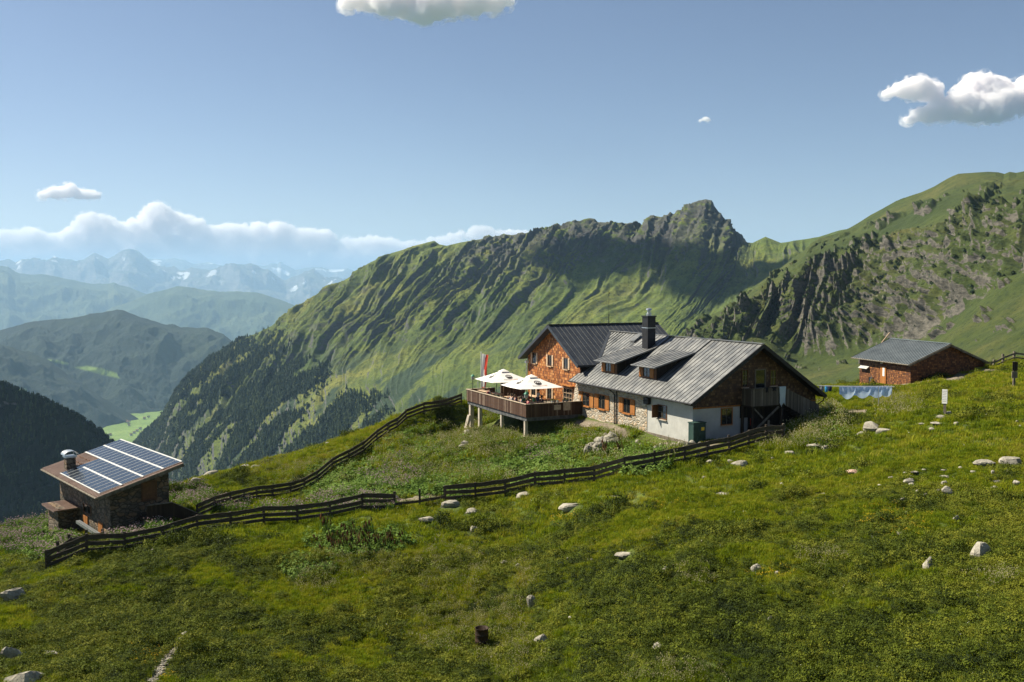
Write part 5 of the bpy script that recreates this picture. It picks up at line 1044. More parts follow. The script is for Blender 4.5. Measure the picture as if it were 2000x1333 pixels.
def build_solar_hut():
    F = Frame(S0, A3, B3, -3.2, 'stone_hut', 'small dark stone hut with a brown metal roof covered in solar panels', 'hut', sc=SSC)
    k = .266; L = 13.0; Wd = 5.85
    # walls
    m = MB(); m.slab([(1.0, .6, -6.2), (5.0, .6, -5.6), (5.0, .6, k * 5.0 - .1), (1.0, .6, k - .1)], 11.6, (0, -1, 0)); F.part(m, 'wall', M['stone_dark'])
    # roof plate with ribs
    m = MB(); m.slab([(0, 0, 0), (0, L, 0), (Wd, L, k * Wd), (Wd, 0, k * Wd)], .12); ribbed(m, (0, .05, 0), (0, L - .05, 0), (Wd, L - .05, k * Wd), (Wd, .05, k * Wd), 44, .10, .04, 0)
    rf = F.part(m, 'roof', [M['roof_brown']])
    m = MB(); m.obox((0, -.03, -.10), (Wd, -.03, k * Wd - .10), .05, .22); m.obox((0, L + .03, -.10), (Wd, L + .03, k * Wd - .10), .05, .22); m.tube([(-.08, 0, -.08), (-.08, L, -.08)], .07, 8); F.part(m, 'roof_edge', M['wood_grey'])
    m = MB()
    for y in (.8, 3.5, 6.2, 8.9, 11.6): m.obox((.3, y, -.14), (Wd - .1, y, k * (Wd - .4) - .12), .10, .14)
    F.part(m, 'rafters', M['wood_frame'])
    # solar modules: four rows of upright modules
    nv = Vector((-k, 0, 1)).normalized()
    for w0, w1, u0, u1, n in ((.32, 1.66, .45, 9.35, 11), (1.76, 3.10, .45, 9.45, 11), (3.20, 4.50, .40, 12.95, 16), (4.60, 5.80, .35, 12.95, 16)):
        st = (u1 - u0) / n
        for i in range(n):
            y0 = u0 + i * st + .012; y1 = u0 + (i + 1) * st - .012; zz = lambda x: k * x + .09; fr = .024
            m = MB(); m.slab([(w0, y0, zz(w0)), (w0, y1, zz(w0)), (w1, y1, zz(w1)), (w1, y0, zz(w1))], .035); m.slab([(w0 + fr, y0 + fr, zz(w0 + fr) + .004), (w0 + fr, y1 - fr, zz(w0 + fr) + .004), (w1 - fr, y1 - fr, zz(w1 - fr) + .004), (w1 - fr, y0 + fr, zz(w1 - fr) + .004)], .003, m=1)
            F.part(m, 'solar_panel', [M['alu'], M['pv']])
    m = MB()
    for w_, u1 in ((1.71, 9.45), (3.15, 12.95), (4.55, 12.95), (5.84, 12.95)): m.slab([(w_ - .055, .35, k * w_ + .085), (w_ - .055, u1, k * w_ + .085), (w_ + .055, u1, k * w_ + .115), (w_ + .055, .35, k * w_ + .115)], .03)
    m.slab([(.26, .42, k * .26 + .1), (.26, 9.4, k * .26 + .1), (.32, 9.4, k * .32 + .1), (.32, .42, k * .32 + .1)], .03); F.part(m, 'mounting_rail', M['alu'])
    m = MB()
    for u_ in (9.9, 10.6, 11.4, 12.0):
        for q in (1.9, 2.5): m.box(q, q + .05, u_, u_ + .45, k * q + .03, k * q + .10)
    F.part(m, 'snow_guard', M['wood_frame'])
    # chimney
    m = MB(); m.box(.85, 1.5, 9.75, 10.4, .1, 1.15); c = F.part(m, 'chimney', M['stone_dark']); m = MB(); m.box(.78, 1.57, 9.68, 10.47, 1.15, 1.27)
    V = []; n = 10
    for y in (9.6, 10.55):
        for i in range(n + 1): t = math.pi * i / n; V.append((1.17 - .5 * math.cos(t), y, 1.30 + .30 * math.sin(t) + .06))
    m.add(V, [(i, i + 1, n + 2 + i, n + 1 + i) for i in range(n)]); 
    for x in (.8, 1.55):
        for y in (9.7, 10.45): m.tube([(x, y, 1.25), (x, y, 1.45)], .02, 5)
    F.part(m, 'chimney_cowl', M['galv'], c)
    # porch on the low side
    z_ = lambda px, py, b: F.onb(px, py, b)
    p1 = z_(122, 969.2, 1.0); p2 = z_(147, 986.6, 1.0); q1 = z_(92.6, 991, -.85); q2 = z_(115.5, 1007.3, -.85)
    a1, a2 = p1[1], p2[1]; z_hi = (p1[2] + p2[2]) / 2; z_lo = (q1[2] + q2[2]) / 2; a1 = (a1 + q1[1]) / 2; a2 = (a2 + q2[1]) / 2
    m = MB(); m.slab([(-.85, a2, z_lo), (-.85, a1, z_lo), (1.0, a1, z_hi), (1.0, a2, z_hi)], .08); ribbed(m, (-.85, a2, z_lo), (-.85, a1, z_lo), (1.0, a1, z_hi), (1.0, a2, z_hi), 12, .10, .04, 0); F.part(m, 'porch_roof', [M['roof_brown']])
    m = MB(); m.slab([(-.5, a2 + .25, -6.2), (1.0, a2 + .25, -6.2), (1.0, a2 + .25, z_hi - .1), (-.5, a2 + .25, z_lo + .1)], a1 - a2 - .5, (0, -1, 0)); F.part(m, 'porch_wall', M['stone_dark'])
    # door, windows
    b_, a_, zt = z_(164, 983, 1.0); _, a0, zb_ = z_(178, 1006, 1.0); window(F, 'b', 1.0, a0, a_, zb_, zt, 'wood_frame', (1, 0))
    q = z_(168, 1010, 1.0); q2_ = z_(196, 1036, 1.0); m = MB(); m.box(.93, .997, 5.4, 6.4, -4.2, -2.5); F.part(m, 'door', M['wood_orange']); m = MB(); m.box(.94, .997, 2.2, 3.1, -3.6, -2.35); F.part(m, 'door', M['wood_orange'])
    bx = F.ona(277.5, 943, .6); by = F.ona(304.5, 974, .6); window(F, 'a', .6, bx[0], by[0], by[2], bx[2], 'wood_frame', (0, 0), name='shuttered_window'); m = MB(); m.box(bx[0] + .02, by[0] - .02, .55, .585, by[2] + .02, bx[2] - .02); F.part(m, 'shutter', M['wood_frame'])
    # side deck with a board parapet and steps
    m = MB(); m.slab([(2.9, -.9, -.86), (4.65, -.9, -.9), (6.9, -.9, -2.2), (6.9, -.9, -2.85), (4.65, -.9, -1.85), (2.9, -.9, -1.85)], .06, (0, -1, 0)); F.part(m, 'deck_parapet', M['dark_boards'])
    m = MB(); m.slab([(2.86, -.95, -1.85), (4.65, -.95, -1.85), (4.65, .6, -1.85), (2.86, .6, -1.85)], .1); m.box(2.95, 3.07, -.9, -.78, -3.6, -1.9); m.box(4.5, 4.62, -.9, -.78, -3.6, -1.9); F.part(m, 'deck', M['dark_boards'])
    m = MB(); 
    for x0, x1, z0, z1 in ((2.9, 4.65, -.84, -.88), (4.65, 6.9, -.88, -2.18)): m.obox((x0, -.87, z0), (x1, -.87, z1), .12, .05)
    F.part(m, 'deck_rail', M['wood_grey'])
    # grey beams lying against the low wall
    g0, g1 = z_(150, 1021, -.1), z_(190, 1047, -.1); E = empty('plank_stack', F.w(*g1), 0, 'long grey planks stacked beside the door of the small stone hut', 'planks')
    P0 = Vector(F.w(*g0)) - Vector(F.w(*g1))
    for i in range(4):
        m = MB(); o_ = Vector(B3) * (.17 * (i % 2)) + Vector((0, 0, .12 * (i // 2))); m.obox(o_, P0 + o_, .14, .10); m.build('plank', M['galv'], E)
    return F
def build_barn():
    F = Frame(Q0, A4, B4, -3.2, 'wooden_barn', 'low brown shingled barn with a ribbed blue grey roof', 'barn')
    L, h, R_ = 10.05, 5.01, 2.06
    m = MB(); m.slab([(.5, .35, -4.2), (9.65, .35, -3.2), (9.65, .35, .10 - .18), (h, .35, R_ - .14), (.5, .35, .20 - .14)], 8.9, (0, -1, 0)); F.part(m, 'wall', M['shingle_red'])
    m = MB(); m.slab([(0, 0, 0), (0, L, 0), (h, L, R_), (h, 0, R_)], .10); m.slab([(h + .001, 0, R_), (h + .001, L, R_), (10.15, L, -.07), (10.15, 0, -.07)], .10); ribbed(m, (0, .03, 0), (0, L - .03, 0), (h, L - .03, R_), (h, .03, R_), 26, .06, .05, 1); m.obox((h, -.02, R_ + .05), (h, L + .02, R_ + .05), .25, .06)
    F.part(m, 'roof', [M['roof_blue'], M['roof_dark']])
    m = MB(); m.obox((-.02, -.04, -.12), (h, -.04, R_ - .12), .07, .20); m.obox((h, -.04, R_ - .12), (10.18, -.04, -.2), .07, .20); m.tube([(-.07, 0, -.06), (-.07, L, -.06)], .06, 8); F.part(m, 'barge_board', M['wood_grey'])
    q = F.onb(1724, 720, .5); q1 = F.onb(1731, 753, .5); m = MB(); m.box(.42, .497, q1[1], q1[1] + 1.0, q1[2] - .15, q[2] + .25); d = F.part(m, 'door', M['wood_orange']); n_ = F.onb(1725.5, 727, .4); m = MB(); m.box(.40, .418, n_[1] - .17, n_[1] + .17, n_[2] - .45, n_[2] + .45); F.part(m, 'notice', M['white_paint'], d)
    q = F.onb(1689.5, 717, .5); m = MB(); m.obox((.35, q[1] - .8, q[2]), (.35, q[1] + .8, q[2]), .55, .04, (-.6, 0, .8)); F.part(m, 'solar_panel', M['alu'])
    q = F.onb(1701, 744, .5); window(F, 'b', .5, q[1] - .35, q[1] + .35, q[2] - .3, q[2] + .4, 'wood_frame', (1, 0))
    m = MB(); m.lathe([(.02, 0), (.14, .03), (.14, .2), (.0, .24)], (.35, F.onb(1722, 711, .35)[1], F.onb(1722, 711, .35)[2]), 8); F.part(m, 'lamp', M['white_paint'])
    # pale pole leaning on the back of the roof
    p0 = F.w(6.0, 11.2, 1.0); E = empty('leaning_pole', p0, 0, 'pale pole leaning against the rear of the barn roof', 'pole'); p1 = at(1738, 650, p0[1]); p00 = at(1722, 670, p0[1] + .5); MB().tube([Vector(p00) - Vector(p0), Vector(p1) - Vector(p0)], .07, 6).build('shaft', M['wood_pale'], E)
    return F

def fence(name, ctrl, rails, label, mat='wood_fence', spacing=2.3, post_h=1.30, top=None, group='board fences around the huts', skip=(), seed=0, end_caps=True, pw=.15, wv=.05):
    g = random.Random(seed); C = np.array([at(*adj(c))[:2] if len(c) == 3 else c[:2] for c in ctrl]); s_ = np.r_[0, np.cumsum(np.linalg.norm(np.diff(C, axis=0), axis=1))]; n = max(1, int(round(s_[-1] / spacing))); q = np.linspace(0, s_[-1], n + 1)
    X = np.interp(q, s_, C[:, 0]); Y = np.interp(q, s_, C[:, 1]); Z = H(X, Y); E = empty(name, (X[0], Y[0], Z[0]), 0, label, 'fence', group); o = Vector((X[0], Y[0], Z[0]))
    P = [Vector((X[i], Y[i], Z[i])) - o for i in range(n + 1)]
    ph = [post_h * g.uniform(.95, 1.1) for _ in P]
    for i, p in enumerate(P):
        lean = Vector((g.gauss(0, .03), g.gauss(0, .03), 0)); m = MB(); m.obox(p + Vector((0, 0, -.3)), p + Vector((0, 0, ph[i])) + lean, pw, pw, (0, 1, 0)); m.build('post', M[mat], E)
    for i in range(n):
        d = (P[i + 1] - P[i]); sd = Vector((d.y, -d.x, 0)).normalized() * (pw * .5 + .025)
        for r_, (hh, bw) in enumerate(rails):
            if (i, r_) in skip: continue
            m = MB(); k = 5; top_, bot = [], []; ph_ = g.uniform(0, 6)
            a_ = P[i] + sd + Vector((0, 0, hh + g.gauss(0, .025))) - d * .03; b_ = P[i + 1] + sd + Vector((0, 0, hh + g.gauss(0, .025))) + d * .03
            V = []
            for j in range(k + 1):
                c = a_.lerp(b_, j / k); u_ = bw / 2 * g.uniform(.82, 1.12); l_ = bw / 2 * g.uniform(.82, 1.1); t = sd.normalized() * .022
                V += [c + Vector((0, 0, u_)) - t, c + Vector((0, 0, u_)) + t, c - Vector((0, 0, l_)) + t, c - Vector((0, 0, l_)) - t]
            Fc = [(j * 4 + e, j * 4 + (e + 1) % 4, j * 4 + 4 + (e + 1) % 4, j * 4 + 4 + e) for j in range(k) for e in range(4)] + [(3, 2, 1, 0), (k * 4, k * 4 + 1, k * 4 + 2, k * 4 + 3)]
            m.add(V, Fc).build('rail', M[mat], E)
    return E
def build_fences():
    R3 = ((1.14, .33), (.72, .29), (.34, .24))
    fence('board_fence', [p for p in F1P if p[0] <= 770], R3, 'long dark board fence running from the lower left corner past the small stone hut', seed=1)
    fence('board_fence', [(770, 999, 61), (830, 992, 61.5), (868, 986, 62)], ((.50, .22), (.12, .12)), 'short low stretch of dark fence with its top board missing by the sandy patch', seed=2)
    fence('board_fence', [p for p in F1P if p[0] >= 870], R3, 'long dark board fence climbing in front of the large hut to its shaded gable', seed=3)
    fence('board_fence', F2P, R3, 'dark board fence rising from the small stone hut up the bank to the terrace', seed=4, post_h=1.2)
    fence('board_fence', [(92, 1110, 53), (140, 1080, 57), (200, 1050, 60.5)], ((.98, .26), (.55, .24)), 'short dark fence joining the lower left fence corner to the small stone hut', seed=5)
    fence('board_fence', [(1530, 857, 77), (1500, 846, 79.5)], ((.95, .26), (.5, .2)), 'short return of the fence beside the balcony of the large hut', seed=6, mat='wood_grey')
    fence('pole_fence', [(1915, 725, 103), (1938, 722, 103), (1965, 716, 104), (1990, 711, 104.5), (2030, 705, 105), (2080, 700, 105)], ((.85, .22), (.42, .18)), 'pale grey wooden fence behind the barn at the right edge', mat='wood_grey', spacing=1.55, post_h=1.15, seed=7, pw=.2)

ROCKS = """1022,965,30,11;1113,988,42,14;1201,971,18,6;923,998,22,11;1386,901,10,7;1447,904,32,15;1426,901,13,6;1509,896,10,6;1545,884,19,11;1590,871,32,11;1612,875,24,14;1620,861,14,10;1634,866,10,6;1376,934,7,5;1408,965,30,6;1549,953,18,6;1527,945,8,4;1608,965,6,4;1704,833,33,18;1725,841,32,12;1683,848,21,12;1696,851,13,6;1819,839,16,6;1868,827,13,7;1853,808,15,9;1838,814,18,8;1829,826,22,4;1799,828,18,4;1924,904,40,10;1972,899,46,16;1767,924,12,4;1775,940,20,10;1780,947,17,9;1719,948,9,5;1740,933,11,4;1776,930,10,3;1787,923,15,4;1805,918,12,4;1843,920,10,4;1875,915,9,6;1844,933,20,8;1844,944,15,8;1850,959,21,14;1833,959,10,7;1809,968,11,6;1793,960,13,8;1762,976,14,9;1770,1004,9,9;1873,947,8,6;1902,922,9,5;1939,923,9,9;1947,941,14,7;1942,952,13,6;1954,955,11,4;1986,943,14,8;1991,834,15,8;1986,824,7,6;1867,1014,17,18;1609,965,7,4;1886,818,5,4;1941,802,5,4;1616,793,8,5;1222,1083,44,9;1299,1114,10,13;1475,1109,20,13;1371,1059,8,8;1039,1175,23,23;1059,1248,28,19;1136,1163,6,6;1109,1092,6,6;1095,1101,8,5;1011,1106,9,8;1115,1207,10,6;1155,1095,7,4;1285,1262,24,14;1492,1265,14,10;1814,1100,28,24;1914,1073,37,36;1757,1042,13,7;1505,1210,12,14;1587,1307,10,8;1517,1119,10,6;835,1014,34,10;925,1032,17,12;986,1100,24,14;995,1106,8,7;916,1002,12,8;21,1275,36,28;50,1325,60,36;360,1240,12,11;24,1158,40,26;299,1075,14,8;97,1277,28,8;412,925,30,15;382,937,22,10;478,911,16,6;499,911,20,7;767,974,22,16;882,983,38,21;640,866,9,4;345,1262,8,6;1031,1258,10,8;1003,1285,9,6"""
ROCKS = [tuple(float(v) for v in r_.split(',')) for r_ in ROCKS.split(';')]
PILE = [(1150,882,12,9),(1158,876,13,9),(1166,878,12,9),(1172,870,14,10),(1180,866,14,9),(1188,862,15,10),(1186,872,13,9),(1176,878,13,8),(1197,860,13,10),(1194,869,12,8),(1165,886,12,8),(1203,866,10,7),(1148,888,12,10),(1183,857,10,7)]
WALLST = [(1318,872,14,9),(1332,869,16,10),(1344,873,12,8),(1352,868,12,8),(1308,876,10,7),(1366,869,9,6),(1246,866,9,8),(1292,874,9,8),(1280,878,10,7),(1336,877,10,6),(1253,872,8,6),(1380,872,9,6)]
DARKR = [(914,850,16,18),(920,838,12,14),(909,868,16,12),(921,860,12,12),(903,875,12,10),(925,826,10,10)]
ROCKPOS = []
def rock(name, px, py, wpx, hpx, label, group=None, mat='boulder', sink=.30, cat='rock', grow=1.0):
    p = hit(px, py + hpx * .35); sc_ = p.y / FPX; rx = wpx * sc_ / 2 * 1.08 * grow; rz = hpx * sc_ * .60 * grow; rz = min(rz, rx * 1.5); rx *= 1.3 if wpx < 13 else 1.15; rz *= 1.1; sink = sink - (.30 if wpx < 13 else .12)
    sd = int(px * 7 + py); g = random.Random(sd); nu, nv = (13, 8) if wpx > 12 else (8, 5); V = []
    for j in range(nv + 1):
        ph = math.pi * j / nv
        for i in range(nu):
            t = 2 * math.pi * i / nu; V.append((math.sin(ph) * math.cos(t), math.sin(ph) * math.sin(t), math.cos(ph)))
    V = np.array(V); d = 1 + .42 * fbm(V[:, 0] * 1.1 + sd, V[:, 1] * 1.1, V[:, 2] * 1.1, 3, sd % 97) + .16 * fbm(V[:, 0] * 3.2, V[:, 1] * 3.2 + sd, V[:, 2] * 3.2, 3, 7, ridged=True)
    d = d * (1 + .10 * np.array([g.uniform(-1, 1) for _ in range(len(V))]))
    d[:nu] = d[0]; d[-nu:] = d[-1]
    for _ in range(9):      # chiselled facets
        nn = np.array([g.gauss(0, 1), g.gauss(0, 1), g.gauss(.3, .8)]); nn /= np.linalg.norm(nn); c = .55 + .22 * g.random(); q = (V * d[:, None]) @ nn; d = np.where(q > c, d * c / np.maximum(q, 1e-3) * .88 + d * .12, d)
    V = V * d[:, None]; rot = g.uniform(0, 6.28); cR, sR = math.cos(rot * .15), math.sin(rot * .15); V = V * np.array([rx, rx * g.uniform(.5, .95), rz]); V = V @ np.array([[cR, sR, 0], [-sR, cR, 0], [0, 0, 1]])
    Fc = [(j * nu + i, (j + 1) * nu + i, (j + 1) * nu + (i + 1) % nu, j * nu + (i + 1) % nu) for j in range(nv) for i in range(nu)]
    o = mesh_obj(name, V, Fc, M[mat], smooth_=False); o.location = p + Vector((0, 0, rz * (.5 - sink))); tag(o, label, cat, group)
    ROCKPOS.append((p.x, p.y, rx)); return o
def build_rocks():
    named = {(21,1275): 'grey boulder at the left edge above the corner boulder', (50,1325): 'large grey boulder in the lower left corner', (24,1158): 'low grassy boulder at the left edge below the fence corner', (1914,1073): 'tall pale topped boulder standing in dark shrubs at the right', (1814,1100): 'rough white boulder to the lower left of the tall one in the shrubs',
        (882,983): 'pale rounded boulder leaning against the gap in the fence', (767,974): 'grey boulder behind the fence end by the sandy patch', (1113,988): 'long flat slab lying in the meadow below the fence', (1022,965): 'flat pale stone just below the fence in the middle', (1447,904): 'large half buried pale stone below the fence near the hut gable',
        (1704,833): 'biggest of the rounded stones between the large hut and the white board', (1725,841): 'flat rounded stone right of the biggest one near the clothes line', (1972,899): 'broad pale boulder at the right edge of the meadow', (1924,904): 'flat pale boulder left of the broad one at the right edge', (1222,1083): 'long low outcrop in the middle of the pasture',
        (1039,1175): 'pointed pink grey stone in the lower middle', (1059,1248): 'pale slanted boulder right of the rusty barrel', (1285,1262): 'dark shaded stone in the shrubs at the bottom', (1867,1014): 'white jagged stone among the dark shrubs', (835,1014): 'flat pale stone below the gap in the fence', (986,1100): 'pale stone at the top of the eroded gully',
        (412,925): 'pointed pale boulder on the skyline behind the small stone hut', (382,937): 'flat pale boulder left of the pointed one on the skyline', (1612,875): 'spotted boulder in front of the stone cluster by the hut gable', (1590,871): 'long pale boulder left of the spotted one', (1408,965): 'thin flat slab in the bright grass', (1475,1109): 'rounded half hidden stone right of the long outcrop',
        (1850,959): 'pale upright stone in the middle of the right hand stone field', (1683,848): 'rounded stone left of the biggest one near the clothes line', (97,1277): 'thin flat stone right of the boulders at the lower left', (1299,1114): 'small upright white stone right of the long outcrop', (499,911): 'flat stone on the skyline farthest to the right behind the small stone hut', (925,1032): 'pale pointed stone below the flat pale stones near the fence gap', (923,998): 'pale stone right of the boulder leaning in the fence gap'}
    for px, py, w_, h_ in ROCKS:
        l_ = named.get((int(px), int(py))); nm = 'boulder' if w_ > 24 else 'stone'
        if l_: rock(nm, px, py, w_, h_, l_, 'loose stones in the pasture', cat='boulder' if w_ > 24 else 'stone')
        elif px > 1700 and py > 900: rock(nm, px, py, w_, h_, 'small pale stone in the scatter of stones on the right hand meadow', 'small stones on the right hand meadow', cat='stone')
        elif py > 1040: rock(nm, px, py, w_, h_, 'small stone half hidden in the dwarf shrubs of the lower pasture', 'small stones in the lower pasture', cat='stone')
        elif px > 1500: rock(nm, px, py, w_, h_, 'small pale stone in the grass between the hut gable and the signboards', 'small stones near the signboards', cat='stone')
        else: rock(nm, px, py, w_, h_, 'small pale stone in the grass just below the fences', 'small stones below the fences', cat='stone')
    for q in PILE: rock('stone', *q, 'angular pale stone in the heap below the cellar windows', 'stone heap below the hut', sink=-.25, cat='stone', grow=1.6)
    for q in WALLST: rock('stone', *q, 'pale stone in the row at the foot of the white wall', 'stones along the white wall', cat='stone', grow=1.2, sink=0)
    for q in DARKR: rock('stone', *q, 'dark shaded rock under the outer end of the terrace', 'rocks under the terrace', sink=.2, cat='rock', grow=1.2)
    rock('boulder', 1665, 921, 30, 9, 'flat reddish slab lying in the bright meadow', None, 'boulder_red', .35, 'slab')

def build_gravel():
    pts = [hit(*p) for p in [(296, 1330), (318, 1300), (338, 1275), (352, 1258), (361, 1243)]]; P = []
    for _ in range(420):
        i = random.randrange(4); t = random.random(); q = pts[i].lerp(pts[i + 1], t); P.append((q.x + random.gauss(0, .16), q.y + random.gauss(0, .2)))
    P = np.array(P); Z = H(P[:, 0], P[:, 1]); V = []
    for k in range(3):
        g = random.Random(k); b = MB(); c = [(g.uniform(.7, 1) * math.cos(a) , g.uniform(.5, .8) * math.sin(a), g.uniform(-.1, .1)) for a in (0, 1, 2.1, 3.2, 4.2, 5.3)]; b.add(c + [(0, 0, .4), (.1, 0, -.3)], [(i, (i + 1) % 6, 6) for i in range(6)] + [((i + 1) % 6, i, 7) for i in range(6)]); V.append(b.build('kind', M['boulder'], link=False))
    n = len(P); sc_ = rng.uniform(.04, .13, n); scatter('gravel', np.c_[P, Z + .03], rots(n, .4), np.c_[sc_, sc_, sc_], rng.integers(0, 3, n), V, 'grey stone chips in the small eroded gully at the lower left', 'gravel')
def build_misc():
    # rusty barrel
    p = hit(941, 1264); E = empty('barrel', p, 0, 'rusty open barrel standing in the shrubs at the bottom', 'barrel'); s_ = p.y / FPX; r_ = 13.2 * s_; h_ = 38 * s_
    MB().lathe([(r_ * .97, -.1), (r_, 0), (r_, h_ * .32), (r_ * 1.035, h_ * .34), (r_, h_ * .36), (r_, h_ * .66), (r_ * 1.035, h_ * .68), (r_, h_ * .70), (r_, h_), (r_ * 1.04, h_ + .015), (r_ * .95, h_ + .01), (r_ * .95, h_ * .3), (0, h_ * .28)], n=28).build('drum', M['rust_metal'], E, True)
    # signboards
    p = hit(1845, 811); s_ = p.y / FPX; E = empty('signboard', p, 0, 'tall white notice board on a wooden post in the meadow', 'sign'); MB().box(-.09, .09, -.06, .06, -.3, 48 * s_).build('post', M['wood_grey'], E)
    E.rotation_euler = (0, 0, R(-42)); bd = MB().box(-5 * s_, 4.8 * s_, -.10, -.065, 22 * s_, 50 * s_).build('board', M['white_paint'], E); m = MB()
    for i in range(7): m.box(-4.2 * s_, (3.9 - (i * 37 % 5) * .35) * s_, -.104, -.101, (46 - i * 3.3) * s_, (46.45 - i * 3.3) * s_)
    m.build('lettering', M['wood_grey'], bd)
    p = hit(1980, 757); s_ = p.y / FPX; E = empty('signboard', p, 0, 'dark wooden sign post at the right edge', 'sign'); MB().box(-.09, .09, -.07, .07, -.3, 50 * s_).build('post', M['wood_grey'], E)
    MB().box(-5 * s_, 5 * s_, -.14, -.08, 32 * s_, 50 * s_).build('board', M['dark_boards'], E); MB().box(-6 * s_, 5 * s_, -.14, -.08, 18 * s_, 31 * s_).build('board', M['wood_grey'], E)
    p = hit(1702, 757); s_ = p.y / FPX; E = empty('signpost', p, 0, 'yellow hiking signs on a short post in front of the barn', 'signpost'); MB().tube([(0, 0, -.2), (0, 0, 22 * s_)], .04, 8).build('post', M['galv'], E)
    for i, (z0, x0, x1) in enumerate(((16, -2, 4.2), (11.5, -3.5, 3), (7, -2, 3.6))):
        m = MB(); m.add([(x0 * s_, -.06, z0 * s_), (x1 * s_, -.06, z0 * s_), ((x1 + 1.2) * s_, -.06, (z0 - 1.9) * s_), (x1 * s_, -.06, (z0 - 3.8) * s_), (x0 * s_, -.06, (z0 - 3.8) * s_), (x0 * s_, -.045, z0 * s_), (x1 * s_, -.045, z0 * s_), ((x1 + 1.2) * s_, -.045, (z0 - 1.9) * s_), (x1 * s_, -.045, (z0 - 3.8) * s_), (x0 * s_, -.045, (z0 - 3.8) * s_)], [(0,1,2,3,4),(9,8,7,6,5),(0,5,6,1),(1,6,7,2),(2,7,8,3),(3,8,9,4),(4,9,5,0)])
        m.build('sign_arm', M['yellow'], E)
    # clothes line: two poles, a line, linen
    pA = hit(1742, 791); pB = hit(1716, 797); D = (pA.y + pB.y) / 2; s_ = D / FPX
    E = empty('clothes_line', pA, 0, 'washing line strung from the large hut towards the barn', 'clothes line'); top = Vector(at(1742, 754.5, pA.y)); t2 = Vector(at(1716, 755, pB.y + .3)); t0 = Vector(HF.w(14.3, 1.5, .2)); tl = Vector(at(1596, 753, D + 1.5))
    MB().tube([(0, 0, -.2), top - pA], .035, 6).build('pole', M['galv'], E); MB().tube([pB - pA - Vector((0, 0, .2)), t2 - pA], .03, 6).build('pole', M['galv'], E); MB().tube([top - pA, (top + tl) / 2 - pA - Vector((0, 0, .06)), tl - pA], .014, 5).build('line', M['white_pole'], E); MB().tube([top - pA + Vector((0, -.5, 0)), (top + tl) / 2 - pA + Vector((0, -.5, -.06)), tl - pA + Vector((0, -.5, 0))], .014, 5).build('line', M['white_pole'], E); MB().obox(top - pA + Vector((0, -.6, 0)), top - pA + Vector((0, .2, 0)), .04, .04).build('crossbar', M['galv'], E)
    def line_pt(px): t = (px - 1596) / (1742 - 1596); return tl.lerp(top, t) - Vector((0, 0, .05 * math.sin(math.pi * t)))
    def linen(name, x0, x1, drop, mat, lab, seed, bag=.5, dy=0.0, cat='sheet'):
        g = random.Random(seed); n, k = 22, 14; V = []; Fc = []; a_, b_ = line_pt(x0), line_pt(x1)
        for j in range(k + 1):
            t = j / k
            for i in range(n + 1):
                s2 = i / n; e = math.sin(math.pi * s2); d_ = drop * t * (1 - bag + bag * e ** .7); q = a_.lerp(b_, .5 + (s2 - .5) * (1 - .14 * t * bag))
                V.append(q + Vector((0, dy - .10 * e * math.sin(t * 3) + .03 * math.sin(s2 * 11 + seed) * (1 - t * .4) + .015 * math.sin(t * 7 + seed), -d_)))
        for j in range(k):
            for i in range(n): Fc.append((j * (n + 1) + i, j * (n + 1) + i + 1, (j + 1) * (n + 1) + i + 1, (j + 1) * (n + 1) + i))
        tag(mesh_obj(name, V, Fc, M[mat], smooth_=True), lab, cat, 'washing on the line')
    m_ = D / FPX
    linen('bed_sheet', 1636, 1668, 25 * m_, 'sheet_blue', 'leftmost pale blue bed sheet sagging on the washing line', 1, .62, -.5)
    linen('bed_sheet', 1664, 1698, 23 * m_, 'sheet_blue', 'second pale blue bed sheet on the washing line, hanging in a swag', 2, .55, -.5)
    linen('bed_sheet', 1695, 1722, 22 * m_, 'sheet_blue', 'third pale blue bed sheet on the washing line', 3, .35, -.5); linen('bed_sheet', 1716, 1738, 20 * m_, 'sheet_blue', 'rightmost blue bed sheet next to the line poles', 4, .35, -.5)
    linen('bed_sheet', 1640, 1737, 19 * m_, 'sheet_deep', 'deeper blue sheet hanging behind the pale ones on the line', 5, .12, .12)
    linen('shirt', 1600, 1609, 11 * m_, 'cl_grey', 'grey cloth on the washing line nearest the large hut', 6, .1, 0, 'clothes'); linen('shirt', 1611, 1617, 13 * m_, 'cl_blue', 'bright blue shirt on the washing line', 7, .1, 0, 'clothes'); linen('shirt', 1617.5, 1625, 11 * m_, 'cl_navy', 'dark navy garment right of the bright blue shirt', 8, .1, 0, 'clothes')
    # white stake by the upper fence
    p = hit(510, 966); E = empty('marker_stake', p, 0, 'thin pale stake behind the fence near the small stone hut', 'stake'); MB().tube([(0, 0, -.1), (0, 0, 14 * p.y / FPX)], .025, 6).build('stake', M['white_pole'], E)
    # farm houses on the valley floor
    k = 0
